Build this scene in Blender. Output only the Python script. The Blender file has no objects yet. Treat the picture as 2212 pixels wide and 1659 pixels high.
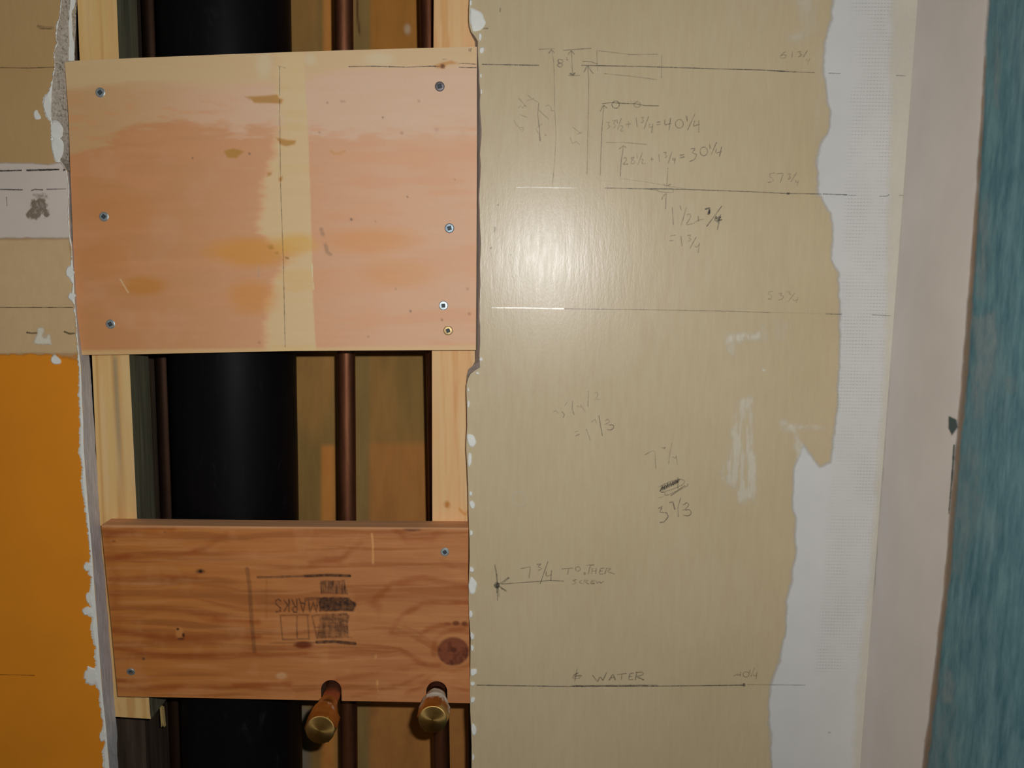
import bpy, bmesh, math
import numpy as np
from mathutils import Matrix, Vector

IN = 0.0254
SC = bpy.context.scene
COL = SC.collection

# ------------------------------------------------------------------ camera
F_PX = 1900.0
PITCH, YAW, ROLL = map(math.radians, (7.65, 0.1, 0.60))
D_CAM, Z_CAM = 29.8, 55.15            # inches from the wall, inches above the floor
_f = np.array([math.sin(YAW)*math.cos(PITCH), math.cos(YAW)*math.cos(PITCH), -math.sin(PITCH)])
_r0 = np.cross(_f, [0, 0, 1.0]); _r0 /= np.linalg.norm(_r0); _u0 = np.cross(_r0, _f)
_r = _r0*math.cos(ROLL) + _u0*math.sin(ROLL)
_u = _u0*math.cos(ROLL) - _r0*math.sin(ROLL)
CAM = np.array([0.0, -D_CAM*IN, Z_CAM*IN])
cd = bpy.data.cameras.new('camera'); cam = bpy.data.objects.new('camera', cd); COL.objects.link(cam)
cd.sensor_width = 36.0; cd.sensor_fit = 'HORIZONTAL'; cd.lens = 36.0*F_PX/2212.0
cd.clip_start = 0.02
cam.matrix_world = Matrix([[_r[0], _u[0], -_f[0], CAM[0]], [_r[1], _u[1], -_f[1], CAM[1]],
                           [_r[2], _u[2], -_f[2], CAM[2]], [0, 0, 0, 1]])
cd.dof.use_dof = True; cd.dof.focus_distance = 0.775; cd.dof.aperture_fstop = 8.0
SC.camera = cam

# ------------------------------------------------------------------ world, flash, exposure
w = bpy.data.worlds.new('room_air'); SC.world = w; w.use_nodes = True
w.node_tree.nodes['Background'].inputs[0].default_value = (1.0, 0.80, 0.58, 1)
w.node_tree.nodes['Background'].inputs[1].default_value = 0.10
ld = bpy.data.lights.new('camera_flash', 'AREA'); fl = bpy.data.objects.new('camera_flash', ld); COL.objects.link(fl)
ld.shape = 'RECTANGLE'; ld.size = 0.016; ld.size_y = 0.009; ld.energy = 3.2; ld.color = (1.0, 1.0, 1.02)
fp = CAM + np.array([1.45*IN, -0.1*IN, 1.35*IN])
fl.matrix_world = Matrix([[_r[0], _u[0], -_f[0], fp[0]], [_r[1], _u[1], -_f[1], fp[1]],
                          [_r[2], _u[2], -_f[2], fp[2]], [0, 0, 0, 1]]) @ Matrix.Rotation(math.radians(10), 4, 'Y')   # the tube throws a little to the left
SC.view_settings.view_transform = 'Standard'; SC.view_settings.look = 'None'
SC.view_settings.gamma = 1.0; SC.view_settings.use_curve_mapping = False
SC.view_settings.exposure = 0.0

# ------------------------------------------------------------------ surfaces of the place
TILT = 0.0117                          # right-hand sheet turned a little off parallel to shift the flash glare,
LEAN, Z_LEAN = 0.014, 1.65             # and leaned out towards the floor to bring the glare down
def rays(px, py):
    px = np.asarray(px, float); py = np.asarray(py, float)
    return (_f + ((px-1106)/F_PX)[..., None]*_r + ((829.5-py)/F_PX)[..., None]*_u)
def flat(dep=0.0):
    def m(px, py, off=0.0):
        d = rays(px, py); t = (dep*IN - off - CAM[1])/d[..., 1]
        return CAM + t[..., None]*d
    return m
LEFT = flat(0.0)
X0 = LEFT(1015, 800)[0]
def right(dep=0.0):
    def m(px, py, off=0.0):
        d = rays(px, py)
        t = (dep*IN - off - CAM[1] + TILT*X0 + LEAN*(CAM[2]-Z_LEAN))/(d[..., 1] + TILT*d[..., 0] - LEAN*d[..., 2])
        return CAM + t[..., None]*d
    return m
RIGHT = right(0.0)
_ct, _cb = RIGHT(1976, 100), RIGHT(1866, 1560)
SB = (_ct[0]-_cb[0])/(_ct[2]-_cb[2]); SA = _ct[0]-SB*_ct[2]   # side wall: X = SA + SB*z
def SIDE(px, py, off=0.0):
    d = rays(px, py)
    t = (SA + SB*CAM[2] - CAM[0] - off)/(d[..., 0] - SB*d[..., 2])
    return CAM + np.asarray(t)[..., None]*d

# ------------------------------------------------------------------ helpers
def lin(c):
    c = np.asarray(c, float)/255.0
    return np.where(c <= 0.04045, c/12.92, ((c+0.055)/1.055)**2.4)
def alb(c, e=0.60):                    # surface colour from a flash-lit reading under exposure e
    return np.clip(lin(c)/e, 0.002, 0.86)
def _hash(ix, iy, s):
    n = (ix.astype(np.int64)*374761393 + iy.astype(np.int64)*668265263 + s*1442695041) & 0xffffffff
    n = ((n ^ (n >> 13))*1274126177) & 0xffffffff
    return ((n ^ (n >> 16)) & 0xffff)/65535.0
def vn(x, y, s=0):
    x = np.asarray(x, float); y = np.asarray(y, float)
    ix = np.floor(x); iy = np.floor(y); fx = x-ix; fy = y-iy
    fx = fx*fx*(3-2*fx); fy = fy*fy*(3-2*fy)
    a = _hash(ix, iy, s); b = _hash(ix+1, iy, s); c = _hash(ix, iy+1, s); d = _hash(ix+1, iy+1, s)
    return (a*(1-fx)+b*fx)*(1-fy) + (c*(1-fx)+d*fx)*fy
def fbm(x, y, s=0, o=4):
    v = 0; a = 0.5; t = 0
    for i in range(o):
        v = v + a*vn(np.asarray(x)*2**i, np.asarray(y)*2**i, s+i*17); t += a; a *= 0.5
    return v/t
def sstep(a, b, x):
    t = np.clip((x-a)/(b-a), 0, 1); return t*t*(3-2*t)
def segdist(x, y, pts):
    best = np.full(x.shape, 1e9)
    for (ax, ay), (bx, by) in zip(pts[:-1], pts[1:]):
        vx, vy = bx-ax, by-ay; L = vx*vx+vy*vy+1e-9
        t = np.clip(((x-ax)*vx+(y-ay)*vy)/L, 0, 1)
        best = np.minimum(best, np.hypot(x-ax-t*vx, y-ay-t*vy))
    return best
def polysd(x, y, poly):                # signed distance, positive inside
    d = segdist(x, y, list(poly)+[poly[0]]); ins = np.zeros(x.shape, bool)
    for (ax, ay), (bx, by) in zip(poly, list(poly[1:])+[poly[0]]):
        if ay == by: continue
        c = ((ay > y) != (by > y)) & (x < (bx-ax)*(y-ay)/(by-ay)+ax)
        ins ^= c
    return np.where(ins, d, -d)
def ell(cx, cy, rx, ry, n=14, rot=0):
    return [(cx+rx*math.cos(a)*math.cos(rot)-ry*math.sin(a)*math.sin(rot),
             cy+rx*math.cos(a)*math.sin(rot)+ry*math.sin(a)*math.cos(rot)) for a in np.linspace(0, 2*math.pi, n)]
def along(pts, n):
    p = np.asarray(pts, float); s = np.r_[0, np.cumsum(np.hypot(*np.diff(p, axis=0).T))]
    t = np.linspace(0, s[-1], n)
    return np.stack([np.interp(t, s, p[:, 0]), np.interp(t, s, p[:, 1])], -1)

def wl(o):
    return np.array(o.location) if o is not None else np.zeros(3)
def world_loc(o):
    v = np.zeros(3)
    while o is not None: v = v + np.array(o.location); o = o.parent
    return v
def link(name, me, mats, parent=None, smooth=False):
    o = bpy.data.objects.new(name, me); COL.objects.link(o)
    for m in (mats if isinstance(mats, (list, tuple)) else [mats]): me.materials.append(m)
    if parent is not None: o.parent = parent
    if smooth: me.polygons.foreach_set('use_smooth', np.ones(len(me.polygons), bool))
    return o
def mesh(name, V, Fc, mats, parent=None, mi=None, smooth=False, attr=None, colr=None):
    V = np.asarray(V, float) - world_loc(parent)
    me = bpy.data.meshes.new(name); me.from_pydata([tuple(v) for v in V], [], [tuple(map(int, f)) for f in Fc])
    if mi is not None: me.polygons.foreach_set('material_index', np.asarray(mi, np.int32))
    for k, a in (attr or {}).items():
        at = me.attributes.new(k, 'FLOAT', 'POINT'); at.data.foreach_set('value', np.asarray(a, np.float32))
    if colr is not None:
        at = me.attributes.new('tone', 'FLOAT_COLOR', 'POINT')
        at.data.foreach_set('color', np.c_[colr, np.ones(len(colr))].astype(np.float32).ravel())
    me.update()
    return link(name, me, mats, parent, smooth)
def empty(name, loc):
    o = bpy.data.objects.new(name, None); o.location = tuple(loc); o.empty_display_size = 0.02; COL.objects.link(o); return o
def tag(o, label=None, cat=None, group=None, kind=None):
    if label: o['label'] = label
    if cat: o['category'] = cat
    if group: o['group'] = group
    if kind: o['kind'] = kind
    return o
def recalc(o):
    bm = bmesh.new(); bm.from_mesh(o.data); bmesh.ops.recalc_face_normals(bm, faces=bm.faces); bm.to_mesh(o.data); bm.free()
def box(name, a, b, mat, parent=None, bevel=0.0):
    a = np.minimum(a, b); b = np.maximum(a, b)
    bm = bmesh.new(); bmesh.ops.create_cube(bm, size=1.0)
    for v in bm.verts: v.co = Vector([(a[i]+b[i])/2 + v.co[i]*(b[i]-a[i]) for i in range(3)]) - Vector(world_loc(parent))
    if bevel: bmesh.ops.bevel(bm, geom=list(bm.edges), offset=bevel, segments=2, affect='EDGES')
    me = bpy.data.meshes.new(name); bm.to_mesh(me); bm.free()
    return link(name, me, mat, parent)
def prism(name, front, back, mats, parent=None, side_mi=0, back_mi=0):
    """closed solid between two world-space outlines of equal length"""
    n = len(front); V = np.r_[front, back]
    Fc = [list(range(n)), list(range(2*n-1, n-1, -1))] + [[i, i+n, (i+1) % n+n, (i+1) % n] for i in range(n)]
    o = mesh(name, V, Fc, mats, parent, mi=[0, back_mi]+[side_mi]*n)
    recalc(o); return o
def grid_faces(nv, nu, keep=None):
    i = np.arange(nv*nu).reshape(nv, nu)
    q = np.stack([i[:-1, :-1], i[1:, :-1], i[1:, 1:], i[:-1, 1:]], -1).reshape(-1, 4)
    return q if keep is None else q[keep.reshape(-1)]

# ------------------------------------------------------------------ materials
class N:
    def __init__(s, name):
        s.m = bpy.data.materials.new(name); s.m.use_nodes = True; s.t = s.m.node_tree
        s.b = s.t.nodes['Principled BSDF']; s.out = s.t.nodes['Material Output']
    def n(s, k, **kw):
        q = s.t.nodes.new(k)
        for a, v in kw.items(): setattr(q, a, v)
        return q
    def l(s, a, b): s.t.links.new(a, b)
    def coords(s, scale):
        tc = s.n('ShaderNodeTexCoord'); mp = s.n('ShaderNodeMapping'); mp.inputs['Scale'].default_value = scale
        s.l(tc.outputs['Object'], mp.inputs[0]); return mp.outputs[0]
    def noise(s, scale, sc=10, det=4, rough=0.6, dist=0.0):
        q = s.n('ShaderNodeTexNoise'); q.inputs['Scale'].default_value = sc; q.inputs['Detail'].default_value = det
        q.inputs['Roughness'].default_value = rough; q.inputs['Distortion'].default_value = dist
        s.l(s.coords(scale), q.inputs['Vector']); return q.outputs['Fac']
    def ramp(s, fac, stops):
        q = s.n('ShaderNodeValToRGB'); e = q.color_ramp.elements
        while len(e) < len(stops): e.new(0.5)
        for i, (p, c) in enumerate(stops): e[i].position = p; e[i].color = (*c, 1) if len(c) == 3 else c
        s.l(fac, q.inputs[0]); return q.outputs[0]
    def mix(s, fac, a, b, mode='MIX'):
        q = s.n('ShaderNodeMix', data_type='RGBA', blend_type=mode)
        for v, i in ((fac, 0), (a, 6), (b, 7)):
            if isinstance(v, (int, float)): q.inputs[i].default_value = v
            elif isinstance(v, (tuple, list, np.ndarray)): q.inputs[i].default_value = (*v, 1)
            else: s.l(v, q.inputs[i])
        return q.outputs[2]
    def math(s, op, a, b=0.0):
        q = s.n('ShaderNodeMath', operation=op)
        for v, i in ((a, 0), (b, 1)):
            if isinstance(v, (int, float)): q.inputs[i].default_value = v
            else: s.l(v, q.inputs[i])
        return q.outputs[0]
    def attr(s, name, col=False):
        q = s.n('ShaderNodeAttribute', attribute_name=name); return q.outputs['Color' if col else 'Fac']
    def bump(s, h, strength=0.3, dist=0.001, prev=None):
        q = s.n('ShaderNodeBump'); q.inputs['Strength'].default_value = strength; q.inputs['Distance'].default_value = dist
        s.l(h, q.inputs['Height'])
        if prev is not None: s.l(prev, q.inputs['Normal'])
        s.l(q.outputs[0], s.b.inputs['Normal']); return q.outputs[0]
    def set(s, **kw):
        for k, v in kw.items():
            i = s.b.inputs[k.replace('_', ' ')]
            if isinstance(v, (tuple, list, np.ndarray)): i.default_value = (*v, 1) if len(v) == 3 else v
            elif isinstance(v, (int, float)): i.default_value = v
            else: s.l(v, i)
    def fade(s, fac):                  # thin, worn layers: bare surface shows between
        t = s.n('ShaderNodeBsdfTransparent'); x = s.n('ShaderNodeMixShader')
        s.l(fac, x.inputs[0]); s.l(t.outputs[0], x.inputs[1]); s.l(s.b.outputs[0], x.inputs[2]); s.l(x.outputs[0], s.out.inputs[0])

def mul(c, k): return tuple(np.clip(np.asarray(c)*k, 0, 1))
def m_plain(name, c, rough=0.6, var=0.12, sc=40, spec=0.3, stretch=(1, 1, 1), bump=0.1, metal=0.0):
    m = N(name); f = m.noise(stretch, sc, 5)
    m.set(Base_Color=m.ramp(f, [(0.3, mul(c, 1-var)), (0.7, mul(c, 1+var))]), Roughness=rough, Metallic=metal)
    m.b.inputs['Specular IOR Level'].default_value = spec
    if bump: m.bump(f, bump, 0.0008)
    return m.m

def m_paper(name, c, c2, spec):
    m = N(name)
    big = m.noise((1, 1, 1), 9, 3); streak = m.noise((1, 1, 0.16), 260, 4, 0.6, 0.2); fine = m.noise((1, 1, 0.45), 700, 3)
    base = m.ramp(big, [(0.3, c), (0.7, c2)])
    m.set(Base_Color=m.mix(0.16, base, m.ramp(streak, [(0.35, (.42, .42, .42)), (0.65, (.58, .58, .58))]), 'OVERLAY'),
          Roughness=m.math('ADD', m.math('MULTIPLY', streak, 0.13), 0.225))
    m.b.inputs['Specular IOR Level'].default_value = spec
    m.b.inputs['Coat Weight'].default_value = 0.35; m.b.inputs['Coat Roughness'].default_value = 0.55; m.b.inputs['Coat IOR'].default_value = 1.4
    n1 = m.bump(streak, 0.15, 0.0006); m.bump(fine, 0.12, 0.0004, n1)
    return m.m
M = {}
M['paper_right'] = m_paper('drywall_face_paper_grey_tan', alb((161, 145, 114)), alb((166, 150, 120)), 0.30)
M['paper_left'] = m_paper('drywall_face_paper_tan', alb((156, 126, 83)), alb((161, 132, 90)), 0.25)
M['gypsum'] = m_plain('broken_gypsum_core', alb((156, 151, 149)), 0.85, 0.16, 420, 0.1, (1, 1, 0.12), 0.6)
def m_mortar():
    m = N('speckled_plaster_edge'); f = m.noise((1, 1, 1), 420, 4, 0.75)
    m.set(Base_Color=m.ramp(f, [(0.34, alb((70, 60, 46))), (0.42, alb((148, 137, 122))), (0.7, alb((182, 172, 158)))]), Roughness=0.9)
    m.bump(f, 1.0, 0.0012); return m.m
M['mortar'] = m_mortar()
M['chip'] = m_plain('white_plaster', alb((196, 190, 182)), 0.8, 0.05, 120, 0.15, (1, 1, 1), 0.4)
def m_coat(name, c, grit=0.35, tape=False):
    m = N(name); f = m.noise((1, 1, 0.5), 160, 5, 0.65); big = m.noise((1, 1, 1), 14, 3)
    base = m.ramp(big, [(0.3, mul(c, 0.95)), (0.7, mul(c, 1.04))])
    if tape:
        tc = m.n('ShaderNodeTexCoord'); sx = m.n('ShaderNodeSeparateXYZ'); m.l(tc.outputs['Object'], sx.inputs[0])
        a = m.math('SINE', m.math('MULTIPLY', sx.outputs[2], 2*math.pi/0.0029)); b = m.math('SINE', m.math('MULTIPLY', sx.outputs[0], 2*math.pi/0.0026))
        dots = m.math('MULTIPLY', m.math('GREATER_THAN', a, 0.55), m.math('ADD', m.math('MULTIPLY', m.math('GREATER_THAN', b, 0.1), 0.7), 0.3))
        worn = m.math('MULTIPLY', m.ramp(m.noise((1, 1, 1), 45, 3), [(0.35, (0, 0, 0)), (0.6, (1, 1, 1))]), m.attr('tape'))
        base = m.mix(m.math('MULTIPLY', m.math('MULTIPLY', dots, worn), 0.38), base, mul(c, 0.45))
    m.set(Base_Color=base, Roughness=0.75); m.b.inputs['Specular IOR Level'].default_value = 0.18
    m.bump(f, 0.15, 0.0004)
    e = m.math('ADD', m.attr('cover'), m.math('MULTIPLY', m.math('SUBTRACT', f, 0.5), grit))
    m.fade(m.ramp(e, [(0.05, (0, 0, 0)), (0.95, (1, 1, 1))]))
    return m.m
M['compound'] = m_coat('joint_compound', alb((173, 172, 168)), 0.35, True)
M['compound_plain'] = m_coat('joint_compound_patch', alb((178, 167, 156)), 0.3)
M['smear'] = m_coat('thin_compound_smear', alb((200, 184, 166)), 0.3)
M['compound_side'] = m_coat('joint_compound_thin_pinkish', alb((189, 184, 179), 0.60), 0.12)
M['orange'] = m_coat('orange_wall_paint', alb((190, 117, 26)), 0.3)
def m_pencil(name, c, rough=0.55):
    m = N(name); f = m.noise((1, 1, 1), 900, 3, 0.7)
    m.set(Base_Color=c, Roughness=rough); m.b.inputs['Specular IOR Level'].default_value = 0.5
    g = m.ramp(f, [(0.30, (0.25, 0.25, 0.25)), (0.6, (1, 1, 1))]); m.fade(m.math('MULTIPLY', g, m.attr('cover'))); return m.m
M['graphite'] = m_pencil('graphite_pencil', (0.030, 0.032, 0.036), 0.5)
M['scratch'] = m_pencil('burnished_pencil_groove', (0.26, 0.25, 0.22), 0.33); M['scratch'].node_tree.nodes['Principled BSDF'].inputs['Metallic'].default_value = 1.0
M['blackmark'] = m_pencil('black_marker', (0.012, 0.008, 0.008))
def m_tone(name, stretch, sc, rough=0.6, spec=0.25, amt=0.30, bump=0.15, sc2=None):
    m = N(name); f = m.noise(stretch, sc, 5, 0.6, 0.3); g = m.noise((1, 1, 1), 900, 2)
    c = m.mix(amt, m.attr('tone', True), m.ramp(f, [(0.3, (.36, .36, .36)), (0.7, (.64, .64, .64))]), 'OVERLAY')
    c = m.mix(0.12, c, m.ramp(g, [(0.3, (.35, .35, .35)), (0.7, (.65, .65, .65))]), 'OVERLAY')
    m.set(Base_Color=c, Roughness=rough); m.b.inputs['Specular IOR Level'].default_value = spec
    m.bump(f, bump, 0.0006); return m.m
M['ply_face'] = m_tone('plywood_face', (0.12, 1, 1), 170, 0.55, 0.30, 0.10)
M['ply_edge'] = m_plain('plywood_edge', alb((150, 128, 84)), 0.8, 0.25, 90, 0.1, (0.1, 5, 1), 0.4)
M['fir_face'] = m_tone('fir_board_face', (0.07, 1, 1), 190, 0.6, 0.22, 0.40)
M['fir_edge'] = m_plain('fir_board_edge', alb((176, 130, 92)), 0.8, 0.2, 60, 0.1, (0.08, 2, 1), 0.3)
M['pine'] = m_tone('fresh_pine', (1, 1, 0.04), 150, 0.6, 0.22, 0.35)
M['pine_side'] = m_plain('weathered_grey_wood', alb((84, 80, 62)), 0.85, 0.45, 130, 0.1, (1, 1, 0.05), 0.4)
M['old_wood'] = m_plain('old_dark_wood', alb((64, 52, 42)), 0.85, 0.45, 110, 0.1, (1, 1, 0.06), 0.5)
M['rear'] = m_tone('cavity_backing_paper', (1, 1, 0.25), 60, 0.8, 0.1, 0.4)
def m_abs():
    m = N('black_drain_pipe'); f = m.noise((1, 1, 0.3), 60, 6, 0.75, 0.8); k = m.noise((1, 1, 1.4), 22, 3)
    d = m.math('MULTIPLY', m.ramp(f, [(0.54, (0, 0, 0)), (0.76, (1, 1, 1))]), m.ramp(k, [(0.48, (0, 0, 0)), (0.72, (1, 1, 1))]))
    m.set(Base_Color=m.mix(m.math('MULTIPLY', d, 0.5), (0.0045, 0.0040, 0.0050), (0.055, 0.052, 0.055)), Roughness=m.math('ADD', m.math('MULTIPLY', f, 0.3), 0.33))
    m.b.inputs['Specular IOR Level'].default_value = 0.10; m.bump(f, 0.06, 0.0006); return m.m
M['abs'] = m_abs()
def m_copper(name, c1, c2, rough):
    m = N(name); f = m.noise((1, 1, 0.25), 30, 6, 0.7, 0.6)
    m.set(Base_Color=m.ramp(f, [(0.35, c1), (0.68, c2)]), Roughness=rough, Metallic=0.85); m.bump(f, 0.05, 0.0005); return m.m
M['copper'] = m_copper('tarnished_copper', (0.13, 0.045, 0.022), (0.30, 0.12, 0.055), 0.48)
M['copper_shaded'] = m_copper('shaded_brown_copper', (0.040, 0.020, 0.012), (0.075, 0.036, 0.020), 0.6)  # shade beside the drain pipe put into this darker copper
M['copper_red'] = m_copper('fluxed_red_copper', (0.40, 0.12, 0.06), (0.55, 0.22, 0.11), 0.5)
def m_brass():
    m = N('turned_brass'); f = m.noise((1, 1, 1), 120, 5, 0.7)
    m.set(Base_Color=m.ramp(f, [(0.3, (0.42, 0.25, 0.07)), (0.7, (0.62, 0.42, 0.15))]), Metallic=1.0, Roughness=0.36)
    tg = m.n('ShaderNodeTangent', direction_type='RADIAL', axis='Y'); m.l(tg.outputs[0], m.b.inputs['Tangent'])
    m.b.inputs['Anisotropic'].default_value = 0.75; m.b.inputs['Anisotropic Rotation'].default_value = 0.0
    q = N('white_dope'); bpy.data.materials.remove(q.m)
    s = m.n('ShaderNodeBsdfDiffuse'); s.inputs[0].default_value = (0.62, 0.58, 0.48, 1)
    x = m.n('ShaderNodeMixShader'); e = m.math('ADD', m.attr('smear'), m.math('MULTIPLY', m.math('SUBTRACT', f, 0.5), 1.1))
    m.l(m.ramp(e, [(0.42, (0, 0, 0)), (0.62, (1, 1, 1))]), x.inputs[0]); m.l(m.b.outputs[0], x.inputs[1]); m.l(s.outputs[0], x.inputs[2]); m.l(x.outputs[0], m.out.inputs[0])
    return m.m
M['brass'] = m_brass()
M['zinc'] = m_plain('zinc_screw', (0.50, 0.57, 0.58), 0.45, 0.10, 300, 0.5, (1, 1, 1), 0.05, 0.75)
M['zinc_dull'] = m_plain('dull_zinc_screw', (0.20, 0.25, 0.28), 0.45, 0.15, 300, 0.5, (1, 1, 1), 0.05, 0.75)
M['steel_dark'] = m_plain('dark_screw', (0.26, 0.23, 0.24), 0.30, 0.15, 300, 0.5, (1, 1, 1), 0.05, 0.85)
M['screw_brass'] = m_plain('yellow_screw', (0.40, 0.29, 0.13), 0.4, 0.2, 300, 0.5, (1, 1, 1), 0.05, 0.8)
M['recess'] = m_plain('screw_recess', (0.07, 0.09, 0.10), 0.6, 0.2, 300, 0.2, (1, 1, 1), 0, 0.3)
def m_teal():
    m = N('teal_side_board'); f = m.noise((1, 1, 0.22), 120, 6, 0.72); k = m.noise((1, 1, 0.6), 9, 4, 0.6)
    c = m.ramp(f, [(0.30, alb((48, 84, 96), 0.52)), (0.72, alb((92, 124, 130), 0.52))])
    m.set(Base_Color=m.mix(m.ramp(k, [(0.5, (0, 0, 0)), (0.8, (0.45, 0.45, 0.45))]), c, alb((128, 140, 142), 0.5)), Roughness=0.75)
    m.b.inputs['Specular IOR Level'].default_value = 0.2; m.bump(f, 0.15, 0.0005); return m.m
M['teal'] = m_teal()
M['floor'] = m_plain('plywood_subfloor', (0.30, 0.21, 0.12), 0.8, 0.15, 30, 0.15)
M['ceiling'] = m_plain('ceiling_board', (0.5, 0.47, 0.42), 0.85, 0.05, 30, 0.1)
M['dirt'] = m_coat('crumbled_brown_core', alb((112, 100, 84)), 0.9)
M['edge_tan'] = m_coat('yellowed_tape_edge', alb((140, 112, 84), 0.55), 0.5)
M['teal_chip'] = m_coat('bare_teal_spot', alb((62, 74, 74), 0.55), 0.2)

# ------------------------------------------------------------------ builders
def coat(name, surf, mat, parent, layers, holes=(), step=3.0, noise=(4, 30), thick=0.0004, pad=10, seed=1, base=0.00015, streak=None, tape=None):
    """a thin layer spread over a surface; layers = [(outline, soft edge, strength)]"""
    P = np.concatenate([np.asarray(l[0], float) for l in layers])
    x0, y0 = P.min(0)-pad; x1, y1 = P.max(0)+pad
    nu = max(4, int((x1-x0)/step)+1); nv = max(4, int((y1-y0)/step)+1)
    X, Y = np.meshgrid(np.linspace(x0, x1, nu), np.linspace(y0, y1, nv))
    ns = (fbm(X/noise[1], Y/noise[1], seed)-0.5)*2*noise[0]
    c = np.zeros(X.shape)
    for poly, soft, k in layers:
        v = sstep(-soft, soft, polysd(X, Y, poly)+ns)*k
        c = np.maximum(c, v)
    for poly, soft, k in holes:
        c = c*(1-sstep(-soft, soft, polysd(X, Y, poly)+ns)*k)
    if streak is not None:
        c = c*(1-streak[0]*sstep(0.45, 0.65, fbm(X/streak[1], Y/streak[2], seed+5)))
    V = surf(X, Y, base+thick*np.clip(c, 0, 1))
    keep = np.maximum.reduce([c[:-1, :-1], c[1:, :-1], c[1:, 1:], c[:-1, 1:]]) > 0.02
    Fc = grid_faces(nv, nu, keep); used = np.unique(Fc); rm = np.full(nu*nv, -1); rm[used] = np.arange(len(used))
    at = {'cover': c.ravel()[used]}
    if tape is not None: at['tape'] = sstep(-12, 6, polysd(X, Y, tape)).ravel()[used]
    return mesh(name, V.reshape(-1, 3)[used], rm[Fc], mat, parent, smooth=True, attr=at)

def strokes(name, surf, parent, lst, mat='graphite', crop=(0, 0, 1.0), off=0.0009, label=None):
    """thin pencil ribbons: lst = [(points, width px, strength)] in crop coordinates"""
    V = []; Fc = []; A = []
    ox, oy, s = crop; k = 0
    for it in lst:
        pts, wd, dn = it
        p = np.asarray(pts, float)/s + (ox, oy)
        L = np.hypot(*np.diff(p, axis=0).T).sum(); n = max(len(p)*2, int(L/5)+2)
        p = along(p, n); t = np.gradient(p, axis=0); t /= np.linalg.norm(t, axis=1)[:, None]+1e-9
        nr = np.stack([-t[:, 1], t[:, 0]], -1)
        wv = wd*(0.75+0.5*vn(np.arange(n)*0.5, k*7.3+np.zeros(n), 3))*0.5
        a, b = p+nr*wv[:, None], p-nr*wv[:, None]
        base = len(V)
        V += list(surf(a[:, 0], a[:, 1], off)) + list(surf(b[:, 0], b[:, 1], off))
        Fc += [(base+i, base+i+1, base+n+i+1, base+n+i) for i in range(n-1)]
        dv = dn*(0.55+0.6*vn(np.arange(n)*0.35, k*3.1+np.zeros(n), 9)); A += list(dv)+list(dv); k += 1
    o = mesh(name, V, Fc, M[mat], parent, attr={'cover': np.clip(A, 0, 1)})
    if label: o['label'] = label
    return o
def circ(cx, cy, rx, ry=None, n=14): return ell(cx, cy, rx, ry or rx, n)

def coons(top, bot, lef, rig, step):
    nu = int(np.hypot(*np.diff(np.asarray(top, float), axis=0).T).sum()/step); nv = int(np.hypot(*np.diff(np.asarray(lef, float), axis=0).T).sum()/step)
    t, b = along(top, nu), along(bot, nu); l, r = along(lef, nv), along(rig, nv)
    u = np.linspace(0, 1, nu)[None, :, None]; v = np.linspace(0, 1, nv)[:, None, None]
    P = (1-v)*t[None]+v*b[None]+(1-u)*l[:, None]+u*r[:, None] - ((1-u)*(1-v)*t[0]+u*(1-v)*t[-1]+(1-u)*v*b[0]+u*v*b[-1])
    return P[..., 0], P[..., 1]
def slab(name, X, Y, surf, thick, tone, mats, parent):
    """board with a finely divided front that carries its own colours; thickness straight back into the wall"""
    nv, nu = X.shape; Fv = surf(X, Y).reshape(-1, 3); Fc = [list(f) for f in grid_faces(nv, nu)]; nf = len(Fc)
    i = np.arange(nv*nu).reshape(nv, nu)
    ring = np.r_[i[0, :-1], i[:-1, -1], i[-1, :0:-1], i[:0:-1, 0]]
    n = len(ring); B = Fv[ring] + np.array([0, thick*IN, 0]); b0 = nv*nu
    Fc += [[ring[j], ring[(j+1) % n], b0+(j+1) % n, b0+j] for j in range(n)] + [[b0+j for j in range(n)]]
    o = mesh(name, np.r_[Fv, B], Fc, mats, parent, mi=[0]*nf+[1]*n+[1], colr=np.r_[tone.reshape(-1, 3), tone.reshape(-1, 3)[ring]])
    recalc(o); return o
def blend(c, col, k):
    return c + (np.asarray(col)-c)*np.clip(k, 0, 1)[..., None]

def lathe(name, prof, c, axis, mat, parent, seg=28, smear=None, smooth=True, sway=0.0, hexa=None):
    """prof = [(radius, along)] in metres round the axis through c; axis 'Y' points to the viewer, 'Z' up"""
    V = []; Fc = []; S = []
    for r, h in prof:
        for k in range(seg):
            a = 2*math.pi*k/seg
            q = r
            if hexa and hexa[0] < h < hexa[1]:
                m6 = (a % (math.pi/3))-math.pi/6; q = r*(0.85*math.cos(math.pi/6)/math.cos(m6)*1.05+0.15)
            V.append((c[0]+q*math.cos(a)+sway*max(h, 0.0), c[1]-h, c[2]+q*math.sin(a)) if axis == 'Y' else (c[0]+r*math.cos(a), c[1]+r*math.sin(a), c[2]+h))
            S.append(smear(h, a) if smear else 0.0)
    m = len(prof)
    for j in range(m-1):
        for k in range(seg):
            Fc.append((j*seg+k, j*seg+(k+1) % seg, (j+1)*seg+(k+1) % seg, (j+1)*seg+k))
    Fc += [list(range(seg)), [(m-1)*seg+k for k in range(seg)]]
    o = mesh(name, V, Fc, mat, parent, attr={'smear': S}); recalc(o)
    if smooth:
        o.data.polygons.foreach_set('use_smooth', np.array([len(p.vertices) == 4 for p in o.data.polygons]))
        o.data.set_sharp_from_angle(angle=math.radians(32))
    return o
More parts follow.
